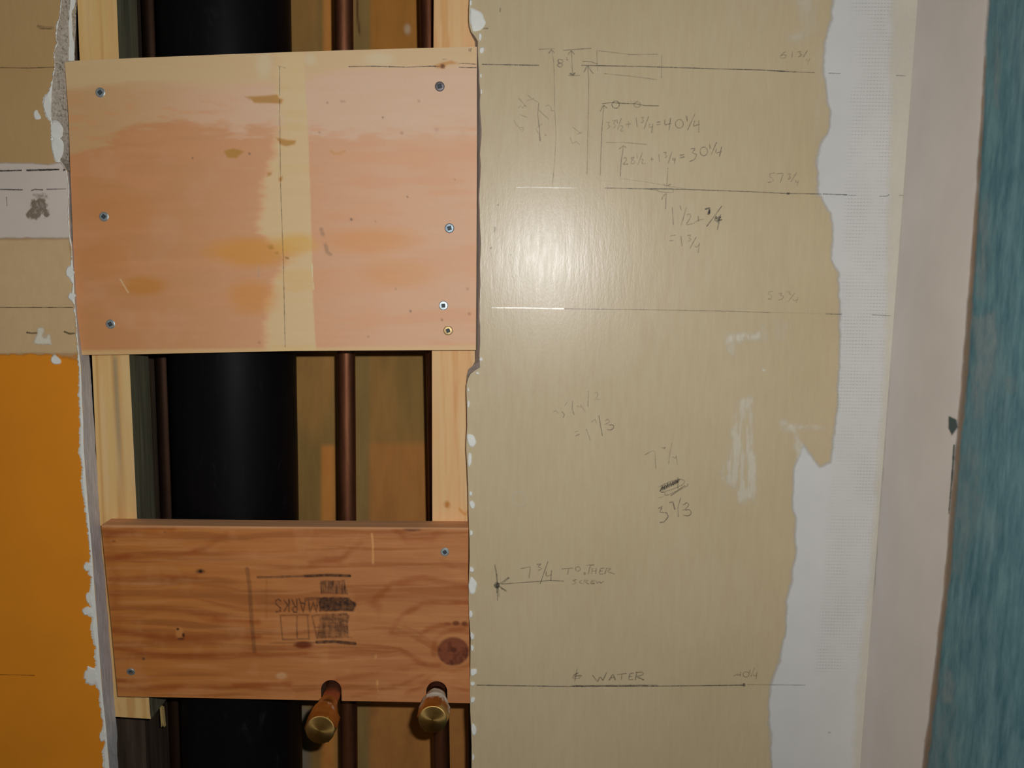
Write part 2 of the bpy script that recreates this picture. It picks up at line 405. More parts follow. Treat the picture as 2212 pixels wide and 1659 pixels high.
def tube(name, a, b, r, mat, parent, seg=28):
    a = np.asarray(a, float); b = np.asarray(b, float); V = []; n = 14
    for j in range(n+1):
        c = a+(b-a)*j/n
        V += [(c[0]+r*math.cos(2*math.pi*k/seg), c[1]+r*math.sin(2*math.pi*k/seg), c[2]) for k in range(seg)]
    Fc = [(j*seg+k, j*seg+(k+1) % seg, (j+1)*seg+(k+1) % seg, (j+1)*seg+k) for j in range(n) for k in range(seg)] + [list(range(seg))[::-1], [n*seg+k for k in range(seg)]]
    o = mesh(name, V, Fc, mat, parent)
    o.data.polygons.foreach_set('use_smooth', np.array([len(p.vertices) == 4 for p in o.data.polygons])); return o

def screw(px, py, surf, parent, head='zinc', turn=0.3, r=0.158, tilt=0.0, label=None):
    c = surf(px, py); seg = 24; V = []; Fc = []
    def sq(a, s):
        q = (a-turn+math.pi/4) % (math.pi/2)-math.pi/4; return s/math.cos(q)
    rings = [(lambda a: r*0.7, -0.10), (lambda a: r, 0.0), (lambda a: r, 0.022), (lambda a: r*0.86, 0.036), (lambda a: sq(a, r*0.42), 0.038),
             (lambda a: sq(a, r*0.39), 0.030), (lambda a: sq(a, r*0.34), 0.010), (lambda a: 0.004, 0.007)]
    for fn, h in rings:
        for k in range(seg):
            a = 2*math.pi*k/seg; x, z = fn(a)*math.cos(a), fn(a)*math.sin(a)
            V.append(c+np.array([x, -h-tilt*z, z])*IN)
    for j in range(len(rings)-1):
        for k in range(seg): Fc.append((j*seg+k, j*seg+(k+1) % seg, (j+1)*seg+(k+1) % seg, (j+1)*seg+k))
    Fc += [list(range(seg)), [(len(rings)-1)*seg+k for k in range(seg)]]
    o = mesh('screw', V, Fc, [M[head], M['recess']], parent, mi=[0]*(seg*4)+[1]*(seg*3)+[0, 1]); recalc(o)
    if label: o['label'] = label
    return o

# ================================================================== the setting
ZT, ZF = 2.44, 0.0
XL = -1.25
corner = lambda z: SA + SB*z
fl_ = box('floor', (-1.4, -1.7, -0.03), (0.62, 0.40, 0.0), M['floor']); tag(fl_, kind='structure')
ce = box('ceiling', (-1.4, -1.7, ZT), (0.62, 0.40, ZT+0.03), M['ceiling']); tag(ce, kind='structure')

REAR = flat(5.75)
# back skin of the wall cavity
def albr(c): return alb(c, 0.47)
def rear_tone(X, Y):
    c = np.broadcast_to(albr((122, 90, 48)), X.shape+(3,)).copy()
    c = blend(c, albr((104, 82, 44)), sstep(0.35, 0.65, fbm(X/60, Y/260, 4))*0.8)
    c = blend(c, albr((150, 98, 46)), sstep(-6, 6, X-694)*sstep(-8, 8, 724-X)*sstep(955, 970, Y))
    c = blend(c, albr((140, 92, 46)), sstep(-6, 6, X-792)*sstep(950, 966, Y)*0.75)
    c = blend(c, albr((104, 86, 50)), sstep(-5, 5, X-764)*sstep(-5, 5, 800-X)*0.7)
    c = blend(c, albr((136, 90, 38)), sstep(-6, 6, X-800)*sstep(200, 150, Y)*0.9)
    c = blend(c, albr((150, 100, 48)), sstep(-6, 6, X-698)*sstep(-5, 5, 727-X)*sstep(200, 150, Y))
    c = blend(c, albr((96, 90, 78)), sstep(-6, 6, X-640)*sstep(-14, 14, 668-X)*sstep(1515, 1540, Y)*0.9)
    c = blend(c, albr((150, 128, 100)), sstep(16, 4, np.hypot((X-880)*1.5, Y-63)))
    c = blend(c, albr((70, 48, 26)), sstep(3, 1.2, segdist(X, Y, [(772, 0), (775, 72)])))
    c = blend(c, albr((110, 74, 40)), sstep(0.55, 0.75, fbm(X/30, Y/30, 12))*sstep(1480, 1540, Y)*0.6)
    return c
Xr, Yr = np.meshgrid(np.linspace(180, 1120, 236), np.linspace(-640, 2240, 481))
wr = empty('wall_rear', REAR(650, 800)); tag(wr, kind='structure')
Vr = REAR(Xr, Yr); o = mesh('backing_panel', Vr.reshape(-1, 3), grid_faces(*Xr.shape), M['rear'], wr, colr=rear_tone(Xr, Yr).reshape(-1, 3))
box('backing_sheet', (XL, 5.76*IN, ZF), (0.45, 6.3*IN, ZT), M['old_wood'], wr)

# ---- front skin: two drywall sheets either side of the open strip
wb = empty('wall_back', (0, 0.0, 0)); tag(wb, kind='structure')
le_front = [(133, -700), (131, -60), (131, 0), (128, 40), (121, 82), (124, 95), (117, 112), (119, 145), (113, 175), (112, 205), (111, 250), (114, 290),
            (118, 330), (137, 356), (147, 372), (149, 410), (147, 440), (148, 462), (152, 490), (150, 505), (155, 525), (157, 560), (160, 600), (161, 640),
            (165, 690), (168, 730), (172, 768), (176, 800), (177, 850), (180, 905), (181, 960), (185, 1020), (188, 1060), (192, 1110), (197, 1165),
            (200, 1205), (203, 1250), (206, 1290), (210, 1340), (214, 1395), (218, 1450), (222, 1500), (226, 1540), (230, 1575), (233, 1620), (237, 1662), (246, 1800), (262, 2600)]
le_back = [(170, -700), (166, -60), (166, 0), (164, 40), (163, 82), (163, 95), (162, 112), (163, 145), (162, 175), (160, 205), (158, 250), (157, 290),
           (157, 330), (158, 356), (160, 372), (162, 410), (162, 440), (163, 462), (165, 490), (166, 505), (168, 525), (170, 560), (173, 600), (176, 640),
           (180, 690), (186, 730), (193, 768), (196, 800), (199, 850), (203, 905), (206, 960), (210, 1020), (212, 1060), (215, 1110), (219, 1165),
           (223, 1205), (227, 1250), (230, 1290), (234, 1340), (238, 1395), (243, 1450), (246, 1500), (249, 1540), (252, 1575), (253, 1620), (256, 1662), (266, 1800), (285, 2600)]
def rag(pts, amp, n, seed):
    p = along(pts, n); k = np.arange(n); p[:, 0] += (fbm(k*0.55, k*0+0.5, seed)-0.5)*2*amp; return p
def clipz(P, z0=0.0, z1=ZT):
    P = np.array(P); P[:, 2] = np.clip(P[:, 2], z0+0.001, z1-0.001); return P
T_DW = 0.66
a = rag(le_front, 2.5, 240, 2); b = rag(le_back, 2.0, 240, 5)
A = clipz(LEFT(a[:, 0], a[:, 1])); B = clipz(flat(T_DW)(b[:, 0], b[:, 1]))
A = np.r_[A, [[XL, 0, A[-1, 2]], [XL, 0, A[0, 2]]]]; B = np.r_[B, [[XL, T_DW*IN, B[-1, 2]], [XL, T_DW*IN, B[0, 2]]]]
dl = prism('drywall_panel', A, B, [M['paper_left'], M['gypsum'], M['mortar']], wb, side_mi=1, back_mi=1)
dl['label'] = 'left drywall sheet, tan paper above and orange paint below'
for p in dl.data.polygons:            # rough speckled plaster along the upper end of the cut
    if p.material_index == 1 and abs(p.normal.x) > 0.3 and p.center.z > LEFT(120, 372)[2] and p.center.x > XL+0.1: p.material_index = 2

ri_front = [(1017, -700), (1015, -40), (1014, 0), (1013, 52), (1019, 70), (1032, 86), (1033, 120), (1035, 150), (1036, 180), (1038, 205), (1037, 225), (1039, 262), (1041, 285), (1040, 298),
            (1037, 330), (1039, 360), (1037, 400), (1035, 425), (1037, 470), (1039, 520), (1037, 580), (1038, 610), (1036, 660), (1037, 705), (1037, 745), (1036, 770), (1037, 796),
            (1026, 800), (1018, 806), (1012, 814), (1008, 830), (1008, 850), (1009, 880), (1009, 925), (1007, 965), (1010, 1020), (1012, 1080), (1013, 1135), (1015, 1200),
            (1012, 1270), (1013, 1330), (1017, 1380), (1016, 1440), (1015, 1500), (1017, 1560), (1019, 1610), (1019, 1662), (1022, 1800), (1030, 2600)]
ri_back = [(1016, -700), (1014, -40), (1013, 0), (1012, 55), (1015, 72), (1026, 90), (1028, 120), (1028, 150), (1028, 180), (1028, 205), (1028, 225), (1028, 262), (1028, 285), (1028, 298),
           (1028, 330), (1028, 360), (1028, 400), (1028, 425), (1028, 470), (1028, 520), (1028, 580), (1028, 610), (1027, 660), (1027, 705), (1027, 745), (1027, 770), (1027, 785),
           (1021, 790), (1012, 796), (1009, 806), (1007, 830), (1007, 850), (1008, 880), (1008, 925), (1006, 965), (1009, 1020), (1011, 1080), (1012, 1135), (1014, 1200),
           (1011, 1270), (1012, 1330), (1016, 1380), (1015, 1440), (1014, 1500), (1016, 1560), (1018, 1610), (1018, 1662), (1021, 1800), (1029, 2600)]
a = rag(ri_front, 1.0, 260, 12); b = rag(ri_back, 0.6, 260, 15)
A = clipz(RIGHT(a[:, 0], a[:, 1])); B = clipz(right(T_DW)(b[:, 0], b[:, 1]))
def rp(z, dep=0.0):
    x = corner(z)+0.004; return [x, dep*IN-TILT*(x-X0)+LEAN*(z-Z_LEAN), z]
A = np.r_[A, [rp(A[-1, 2]), rp(A[0, 2])]]; B = np.r_[B, [rp(B[-1, 2], T_DW), rp(B[0, 2], T_DW)]]
dr = prism('drywall_panel', A, B, [M['paper_right'], M['gypsum']], wb, side_mi=1, back_mi=1)
dr['label'] = 'right drywall sheet, bare tan paper covered in pencil notes'

# ---- side wall
Yb = -0.03*IN - TILT*(corner(1.3)-X0)
ws = empty('wall_right', (corner(1.3), -0.4, 0)); tag(ws, kind='structure')
fr = [[corner(0), 0.02, 0], [corner(ZT), 0.02, ZT], [corner(ZT), -1.6, ZT], [corner(0), -1.6, 0]]
bk = [[q[0]+0.0165, q[1], q[2]] for q in fr]
prism('side_board', np.array(fr), np.array(bk), [M['teal'], M['gypsum']], ws, 1, 1)['label'] = 'teal-faced board of the side wall'
edge = [(2180, -560), (2146, -140), (2139, -40), (2135, 0), (2128, 120), (2122, 240), (2112, 400), (2100, 560), (2090, 700), (2080, 830), (2068, 960), (2055, 1100), (2044, 1240), (2028, 1380), (2012, 1520), (1994, 1659), (1976, 1800), (1926, 2150)]
inner = [(2030, -560), (1990, -140), (1976, 0), (1960, 400), (1932, 800), (1901, 1240), (1857, 1659), (1843, 1800), (1806, 2150)]
inn = [(x-14, y) for x, y in inner][::-1]
coat('joint_compound', SIDE, M['compound_side'], ws, [(edge+inn, 7, 1.0)], step=4, noise=(4, 60), seed=31, thick=0.0006)['label'] = 'band of pinkish-white joint compound along the inside corner'
chalk = m_coat('chalky_scuff', alb((122, 138, 140), 0.5), 0.8)
coat('chalky_scuff', SIDE, chalk, ws, [([(2112, 420), (2135, 430), (2140, 520), (2128, 640), (2108, 640), (2106, 520)], 14, .42), ([(2100, 680), (2150, 670), (2160, 720), (2145, 800), (2118, 900), (2100, 900), (2096, 780)], 12, .45), ([(2170, 815), (2196, 812), (2192, 850), (2172, 848)], 6, .5), ([(2060, 1000), (2120, 960), (2120, 1100), (2080, 1250), (2052, 1240)], 20, .3), ([(2040, 1440), (2062, 1450), (2060, 1520), (2030, 1530)], 10, .5), ([(2150, 60), (2162, 80), (2156, 230), (2146, 230)], 8, .4), ([(2010, 1560), (2060, 1500), (2070, 1659), (2000, 1700)], 22, .3)], step=4, noise=(8, 20), seed=35, streak=(0.6, 9, 60), thick=0.0003)['label'] = 'pale chalky scuffs on the teal board'
e2 = [p for p in edge if p[1] >= 120]
band = [(x-3, y) for x, y in e2] + [(x+3+6*sstep(100, 900, y), y) for x, y in e2[::-1]]
coat('tape_edge', SIDE, M['edge_tan'], ws, [(band, 3, 0.5)], step=3, noise=(3, 40), seed=33, base=0.0008)['label'] = 'yellow-brown tape edge beside the teal board'
coat('bare_spot', SIDE, M['teal_chip'], ws, [([(2050, 900), (2066, 907), (2068, 922), (2056, 940), (2049, 925)], 2.5, 0.95),
     ([(2059, 960), (2063, 960), (2060, 1010), (2055, 1060), (2050, 1110), (2049, 1110), (2054, 1040), (2057, 1000)], 1.5, 0.9)], step=1.5, noise=(1, 10), seed=34, base=0.0013)['label'] = 'small dark spot where the compound is missing'

# ---- compound and patches on the right sheet
tapeband = [(1848, -560), (1935, -560), (1930, 200), (1918, 560), (1912, 760), (1895, 1060), (1870, 1300), (1850, 1450), (1765, 1450), (1785, 1250), (1800, 1000), (1815, 760), (1826, 500), (1838, 200)]
big = [(1806, -560), (1800, -300), (1800, 0), (1796, 40), (1787, 75), (1778, 130), (1782, 180), (1790, 230), (1793, 275), (1772, 310), (1765, 350), (1768, 420), (1780, 440), (1795, 460), (1798, 500), (1795, 560),
       (1812, 590), (1813, 690), (1813, 800), (1808, 880), (1800, 950), (1795, 1000), (1770, 1012), (1735, 960), (1718, 1000), (1713, 1060), (1712, 1090), (1720, 1120), (1718, 1180), (1712, 1240),
       (1700, 1300), (1695, 1370), (1690, 1400), (1680, 1440), (1662, 1480), (1660, 1560), (1665, 1600), (1666, 1659), (1668, 1800), (1664, 2150), (1850, 2150), (1880, 1800), (2010, -150), (2040, -560)]
tr = [(1748, -420), (1742, -150), (1712, -10), (1728, 20), (1732, 60), (1705, 78), (1700, 90), (1740, 90), (1760, 70), (1768, 75), (1775, 60), (1765, 20), (1775, -150), (1780, -420)]
coat('joint_compound', RIGHT, M['compound'], dr, [(big, 6, 1.0)],
     step=3.2, noise=(5, 22), seed=3, tape=tapeband)['label'] = 'broad white band of joint compound with mesh tape showing'
coat('joint_compound_smear', RIGHT, M['smear'], dr, [(tr, 14, 0.5), ([(1765, 95), (1790, 95), (1775, 300), (1760, 300)], 14, 0.3)], step=3.2, noise=(6, 20), seed=17, streak=(0.4, 9, 60))
coat('joint_compound_smear', RIGHT, M['smear'], dr, [
    ([(1566, 720), (1630, 718), (1650, 700), (1655, 735), (1600, 738), (1568, 745)], 9, 0.75), ([(1672, 690), (1706, 700), (1690, 735), (1675, 730)], 14, 0.35),
    ([(1568, 742), (1588, 742), (1586, 770), (1570, 760)], 6, 0.5), (circ(1649, 799, 4), 3, 0.7), (circ(1725, 795, 5, 12), 5, 0.3)], step=3, noise=(7, 16), seed=8, streak=(0.5, 6, 30))
coat('joint_compound_smear', RIGHT, M['smear'], dr, [
    ([(1590, 880), (1600, 860), (1622, 855), (1630, 890), (1632, 960), (1640, 1040), (1632, 1080), (1600, 1085), (1575, 1040), (1562, 1075), (1560, 1030), (1572, 970), (1580, 930)], 10, 0.62)],
    step=3, noise=(12, 14), seed=9, streak=(0.75, 7, 60))
coat('joint_compound_smear', RIGHT, M['smear'], dr, [
    ([(1684, 908), (1710, 912), (1780, 920), (1786, 928), (1720, 930), (1740, 970), (1760, 1000), (1720, 1000), (1714, 940), (1690, 930)], 6, 0.6), (circ(1695, 920, 10, 14), 5, 0.5)], step=3, noise=(6, 14), seed=10, streak=(0.4, 14, 14))
coat('spackle_ring', RIGHT, M['smear'], dr, [(circ(1122, 1077, 17), 2, 0.32)], [(circ(1122, 1077, 12), 3, 0.9)], step=1.5, noise=(1.5, 8), seed=13)
coat('spackle_ring', RIGHT, M['smear'], dr, [(circ(1310, 160, 17), 2, 0.25)], [(circ(1310, 160, 13), 3, 0.9)], step=1.5, noise=(1.5, 8), seed=14)

crn = [(1932, -560), (1926, -150), (1926, 60), (1922, 300), (1920, 420), (1912, 760), (1898, 1000), (1880, 1240), (1850, 1500), (1838, 1800), (1806, 2150), (1830, 2150), (1860, 1800), (1880, 1560), (1915, 1240), (1950, 760), (1975, 300), (1990, -150), (2010, -560)]
coat('joint_compound', RIGHT, M['smear'], dr, [(crn, 14, 0.5)], step=3.2, noise=(5, 30), seed=16, base=0.0007)['label'] = 'creamier strip of compound in the corner'
# white plaster showing where the paper tore along the right-hand edge
def chip(name, surf, poly, parent, th=0.0011, mat='chip', seed=0):
    poly = np.asarray(poly, float)
    for _ in range(2):                 # round the corners off
        nx = np.roll(poly, -1, 0); poly = np.stack([0.75*poly+0.25*nx, 0.25*poly+0.75*nx], 1).reshape(-1, 2)
    poly = poly.mean(0)+(poly-poly.mean(0))*1.08
    n = max(18, len(poly)); p = along(list(poly)+[poly[0]], n+1)[:-1]; k = np.arange(n)
    c = p.mean(0); q = p+(p-c)*((vn(k*0.45, k*0+seed, 3)-0.5)*0.30)[:, None]; qi = c+(q-c)*0.82
    V = np.r_[surf(q[:, 0], q[:, 1], -0.0002), surf(q[:, 0], q[:, 1], th*0.35), surf(qi[:, 0], qi[:, 1], th)]
    Fc = [[i, (i+1) % n, n+(i+1) % n, n+i] for i in range(n)]+[[n+i, n+(i+1) % n, 2*n+(i+1) % n, 2*n+i] for i in range(n)]+[[2*n+i for i in range(n)]]
    o = mesh(name, V, Fc, M[mat], parent); recalc(o); return o
chips = [[(1015, 12), (1024, 22), (1040, 27), (1046, 35), (1047, 56), (1036, 67), (1026, 68), (1016, 55)], [(1014, 0), (1020, 0), (1019, 10), (1015, 14)], [(1034, 70), (1040, 72), (1040, 84), (1035, 92)],
         [(1035, 104), (1044, 101), (1046, 108), (1042, 116), (1036, 115)], [(1037, 158), (1041, 160), (1040, 168), (1037, 168)], [(1038, 190), (1042, 196), (1041, 204), (1038, 203)],
         [(1036, 770), (1043, 772), (1042, 780), (1036, 780)], [(1027, 803), (1034, 804), (1036, 809), (1028, 808)], [(1010, 836), (1014, 839), (1013, 846), (1010, 846)], [(1010, 862), (1015, 868), (1014, 880), (1010, 884)],
         [(1009, 937), (1025, 940), (1028, 952), (1024, 966), (1010, 962)], [(1011, 978), (1020, 982), (1018, 1002), (1011, 1010)], [(1013, 1060), (1021, 1064), (1018, 1072), (1014, 1070)], [(1014, 1082), (1026, 1084), (1024, 1100), (1015, 1096)],
         [(1015, 1144), (1022, 1148), (1020, 1158), (1015, 1156)], [(1015, 1222), (1024, 1228), (1022, 1236), (1014, 1234)], [(1013, 1246), (1026, 1250), (1030, 1266), (1026, 1282), (1013, 1284)], [(1014, 1318), (1022, 1322), (1020, 1334), (1014, 1332)],
         [(1016, 1364), (1025, 1370), (1023, 1382), (1017, 1384)], [(1017, 1392), (1025, 1398), (1021, 1408), (1017, 1404)], [(1016, 1444), (1031, 1446), (1030, 1456), (1020, 1462), (1016, 1456)], [(1016, 1472), (1027, 1474), (1024, 1481), (1016, 1481)],
         [(1016, 1505), (1028, 1508), (1022, 1518), (1017, 1518)], [(1018, 1562), (1027, 1568), (1029, 1578), (1026, 1588), (1019, 1588)], [(1020, 1626), (1026, 1632), (1022, 1645), (1020, 1642)]]
for i, c in enumerate(chips): chip('plaster_chip', RIGHT, c, dr, seed=i)

# ---- left sheet: orange paint, joint compound, torn rim
coat('orange_paint', LEFT, M['orange'], dl, [([(-700, 772), (0, 768), (30, 766), (80, 766), (120, 766), (150, 768), (166, 768), (173, 800), (176, 900), (184, 1060), (195, 1200), (205, 1330), (214, 1450), (228, 1600), (240, 1720), (268, 2150), (-700, 2150)], 2.5, 1.0)],
     [([(118, 758), (140, 762), (166, 768), (168, 778), (140, 772), (128, 770)], 5, 0.7)], step=3.2, noise=(4, 9), seed=21)['label'] = 'orange paint on the lower part of the left sheet'
coat('joint_compound', LEFT, M['compound_plain'], dl, [([(-700, 356), (0, 352), (60, 352), (104, 356), (130, 350), (146, 372), (149, 430), (148, 470), (151, 514), (60, 514), (0, 515), (-700, 514)], 3, 1.0)],
     [(circ(112, 340, 18, 14), 6, 0.5)], step=2.4, noise=(2, 14), seed=22)['label'] = 'level band of white joint compound crossing the left sheet'
coat('crumbled_hole', LEFT, M['dirt'], dl, [([(72, 432), (92, 428), (104, 440), (100, 452), (92, 462), (82, 470), (72, 474), (62, 470), (58, 462), (66, 450)], 4, 0.95), ([(98, 448), (107, 456), (106, 467), (97, 468), (95, 458)], 3, 0.9),
     ([(68, 420), (104, 418), (106, 428), (80, 430)], 5, 0.35)], step=1.2, noise=(6, 6), seed=23, streak=(0.55, 4, 4), base=0.0009)['label'] = 'crumbled grey hole in the joint compound band'
M['pale_paper'] = m_coat('faded_face_paper', alb((178, 152, 113)), 0.2)
coat('faded_paper', LEFT, M['pale_paper'], dl, [([(-700, 516), (0, 516), (151, 515), (158, 600), (168, 740), (170, 764), (80, 764), (0, 765), (-700, 768)], 4, 0.9)], step=3.2, noise=(2, 30), seed=25, base=0.00008, thick=0.0001)
coat('spackle_patch', LEFT, M['smear'], dl, [([(82, 708), (94, 707), (97, 720), (108, 724), (112, 745), (72, 743), (78, 725)], 3, 0.9)], [(circ(96, 724, 6, 7), 2, 0.6)], step=1.5, noise=(2, 8), seed=24)['label'] = 'white spackle patch above the orange paint'
chip('plaster_blob', LEFT, [(109, 772), (118, 766), (130, 774), (131, 786), (118, 789), (110, 781)], dl, 0.002, seed=41)
outer = [(133, -460), (131, -60), (131, 0), (127, 40), (121, 50), (119, 82), (123, 93), (114, 112), (116, 125), (117, 145), (112, 172), (104, 198), (94, 208), (92, 225), (97, 250), (108, 262), (109, 300), (113, 330),
         (119, 350), (124, 345), (132, 352), (141, 366), (146, 400), (146, 440), (147, 500), (152, 530), (154, 560), (150, 577), (143, 588), (148, 598), (156, 612), (155, 632), (148, 642), (153, 648), (160, 660), (159, 675), (163, 690), (165, 730), (167, 765), (168, 790), (169, 830),
         (168, 850), (171, 880), (171, 912), (171, 960), (168, 975), (174, 990), (176, 1020), (174, 1040), (178, 1070), (183, 1105), (187, 1130), (190, 1165), (194, 1200), (193, 1214), (190, 1218), (190, 1230), (190, 1242), (196, 1246),
         (194, 1268), (187, 1290), (190, 1304), (196, 1311), (190, 1315), (190, 1324), (190, 1331), (199, 1334), (194, 1352), (198, 1380), (205, 1400), (202, 1415), (206, 1436), (200, 1449), (197, 1455), (199, 1470), (207, 1484), (215, 1496), (213, 1515), (218, 1540), (221, 1560), (220, 1580), (225, 1602),
         (220, 1625), (222, 1650), (224, 1680), (234, 1720), (252, 2100)]
def chunk(y0, y1):
    o_ = [p for p in outer if y0 <= p[1] <= y1]; fy = [p[1] for p in le_front]; fx = [p[0] for p in le_front]
    inn_ = [(max(np.interp(y, fy, fx), x+3)-0.5, y) for x, y in o_]; return o_, inn_
for i, (y0, y1) in enumerate([(-460, -60), (-60, 95), (93, 262), (262, 350), (345, 530), (530, 660), (660, 830), (830, 990), (990, 1130), (1130, 1246), (1246, 1334), (1334, 1436), (1436, 1540), (1540, 1720), (1720, 2100)]):
    oo, ii = chunk(y0, y1); n = 40
    n = 60; p, q = along(oo, n), along(ii, n); p[:, 0] += (vn(np.arange(n)*0.9, np.zeros(n)+i, 6)-0.5)*4.0; n = len(p)
    md = p*0.6+q*0.4
    V = np.r_[LEFT(p[:, 0], p[:, 1], 0.0), LEFT(p[:, 0]+0.6, p[:, 1], 0.0008), LEFT(md[:, 0], md[:, 1], 0.0014), LEFT(q[:, 0], q[:, 1], 0.0009), LEFT(q[:, 0], q[:, 1], -0.001)]
    Fc = [[j*n+k, j*n+k+1, (j+1)*n+k+1, (j+1)*n+k] for j in range(4) for k in range(n-1)]
    o = mesh('torn_plaster_rim', V, Fc, M['chip'], dl); recalc(o)
chip('plaster_chip', LEFT, [(73, 240), (80, 236), (84, 246), (90, 256), (78, 259), (72, 250)], dl, 0.0006, seed=44)
for i, c in enumerate([[(111, 266), (122, 262), (134, 273), (138, 290), (126, 300), (111, 298)], [(111, 302), (128, 300), (138, 314), (137, 336), (123, 354), (114, 332)], [(92, 212), (104, 200), (110, 215), (111, 250), (106, 262), (96, 246)], ell(196, 1460, 14, 20, 12), ell(189, 1224, 9, 10, 10), ell(188, 1320, 10, 9, 10), ell(191, 1291, 6, 12, 10), ell(151, 588, 9, 13, 10), ell(155, 640, 8, 9, 10), ell(221, 1590, 6, 12, 10)]):
    chip('plaster_chip', LEFT, c, dl, 0.0016, seed=50+i)
# second, deeper rim at the top left
S35 = flat(0.36)
lip = [(152, -60), (163, -60), (163, 8), (160, 18), (154, 24), (156, 50), (157, 75), (161, 100), (160, 132), (148, 132), (149, 100), (148, 60), (150, 30), (152, 10)]
p = along(lip+[lip[0]], 61)[:-1]; p[:, 0] += (vn(np.arange(60)*0.7, np.zeros(60), 8)-0.5)*2
o = prism('plaster_lip', S35(p[:, 0], p[:, 1]), flat(0.60)(p[:, 0], p[:, 1]), M['chip'], dl); o['label'] = 'ragged white plaster lip beside the upper end of the left cleat'

# ================================================================== framing in the opening
ZS = lambda y, dep: flat(dep)(700, y)[2]
def pine_tone(X, Y, seed, base, dark):
    c = np.broadcast_to(alb(base), X.shape+(3,)).copy()
    c = blend(c, alb(dark), sstep(0.5, 0.72, fbm((X-Y*0.045)/9, Y/900, seed))*0.75)
    return blend(c, alb((196, 164, 122)), sstep(0.55, 0.8, fbm((X-Y*0.045)/26, Y/500, seed+3))*0.6)
SF = flat(T_DW)
# left cleat: right edge 252..324 px, left edge tucked beside the drywall
X, Y = coons([(163, -330), (238, -330)], [(246, 1548), (326, 1553)], [(163, -330), (167, 0), (200, 800), (214, 1120), (240, 1500), (246, 1548)], [(240, -330), (252, 0), (257, 128), (279, 768), (296, 1120), (324, 1540), (326, 1553)], 4)
tn = pine_tone(X, Y, 50, (187, 154, 100), (168, 126, 74))
tn = blend(tn, alb((140, 122, 92)), sstep(7, 2, np.abs(X-(248+(Y-770)*0.05)))*sstep(760, 780, Y)*sstep(1080, 900, Y)*0.8)
cl = empty('pine_cleat', flat(1.4)(285, 1553))
tag(cl, 'left pine cleat with a grey weathered side, ending just below the lower board', 'cleat', 'pine cleats framing the opening')
slab('cleat_strip', X, Y, SF, 1.6, tn, [M['pine'], M['pine_side']], cl)
ch = flat(1.3)(303, 892)
X, Y = coons([(938, -330), (1032, -330)], [(934, 1440), (1030, 1440)], [(938, -330), (937, 0), (933, 770), (934, 1128), (935, 1440)], [(1032, -330), (1027, 0), (1026, 770), (1028, 1440)], 4)
tn = pine_tone(X-Y*0.0, Y, 60, (194, 153, 107), (180, 132, 80))
tn = blend(tn, alb((160, 108, 50)), sstep(9, 3, np.hypot(X-966, (Y-1090)*0.8)))
tn = blend(tn, alb((176, 122, 60)), sstep(4, 1, segdist(X, Y, [(992, 1100), (1004, 1112), (1014, 1104)]))*0.8)
cr = empty('pine_cleat', SF(982, 1440)); tag(cr, 'right pine cleat with a small knot, against the pencilled drywall', 'cleat', 'pine cleats framing the opening')
slab('cleat_strip', X, Y, SF, 1.5, tn, [M['pine'], M['pine']], cr)

os_l = empty('old_stud', (flat(2.28)(300, 1600)[0], 3.9*IN, 0.0)); tag(os_l, 'old dark stud behind the left pine cleat, bare at the bottom', 'stud', 'old wall studs')
xr = flat(2.28)(311, 1560)[0]
box('stud', (xr-2.4*IN, 2.28*IN, 0.002), (xr, 5.73*IN, ZT-0.002), M['old_wood'], os_l, 0.001)
sp = flat(2.20); sv = [sp(345, 1527), sp(350, 1530), sp(354, 1571), sp(350, 1560), sp(348, 1571)]
prism('splinter', np.array(sv), np.array(sv)+np.array([0.001, 0.003, 0]), m_plain('split_pine', alb((150, 128, 80)), 0.7, 0.3, 200, 0.1, (1, 1, .1), .3), cl)['label'] = 'pale splinter hanging off the lower end'
os_r = empty('old_stud', (flat(2.28)(1060, 1600)[0], 3.9*IN, 0.0)); tag(os_r, 'old dark stud at right edge of cavity, right of copper pipes', 'stud', 'old wall studs')
xl = flat(2.28)(1012, 1600)[0]
box('stud', (xl, 2.28*IN, 0.002), (xl+1.6*IN, 5.73*IN, ZT-0.002), M['old_wood'], os_r, 0.001)

# ---- pipes
def vpipe(name, p0, p1, dep, r, mat, parent):
    s = flat(dep); a, b = s(*p0), s(*p1)
    d = (a-b)/(a[2]-b[2]); top = b+d*(ZT-0.003-b[2]); bot = b+d*(0.003-b[2]); top[1] = bot[1] = dep*IN
    return tube(name, bot, top, r*IN, mat, parent)
dp = empty('drain_pipe', flat(3.15)(525, 1600)*np.array([1, 1, 0])); tag(dp, 'wide black plastic drain pipe standing in the wall cavity', 'pipe')
vpipe('pipe_barrel', (487, 60), (525, 1600), 3.15, 2.30, M['abs'], dp)
s315 = flat(0.86)
strokes('pipe_seam', s315, dp, [([(496, 0), (498, 400), (500, 1000), (503, 1150), (520, 1659)], 1.6, 0.03)], 'scratch', off=0.0004)
c1 = empty('copper_pipe', flat(3.9)(384, 1600)*np.array([1, 1, 0])); tag(c1, 'shaded copper pipe between left stud and black drain pipe', 'pipe', 'copper pipes in the cavity')
vpipe('pipe_run', (326, 40), (384, 1600), 4.1, 0.31, M['copper_shaded'], c1)
PD = 2.95
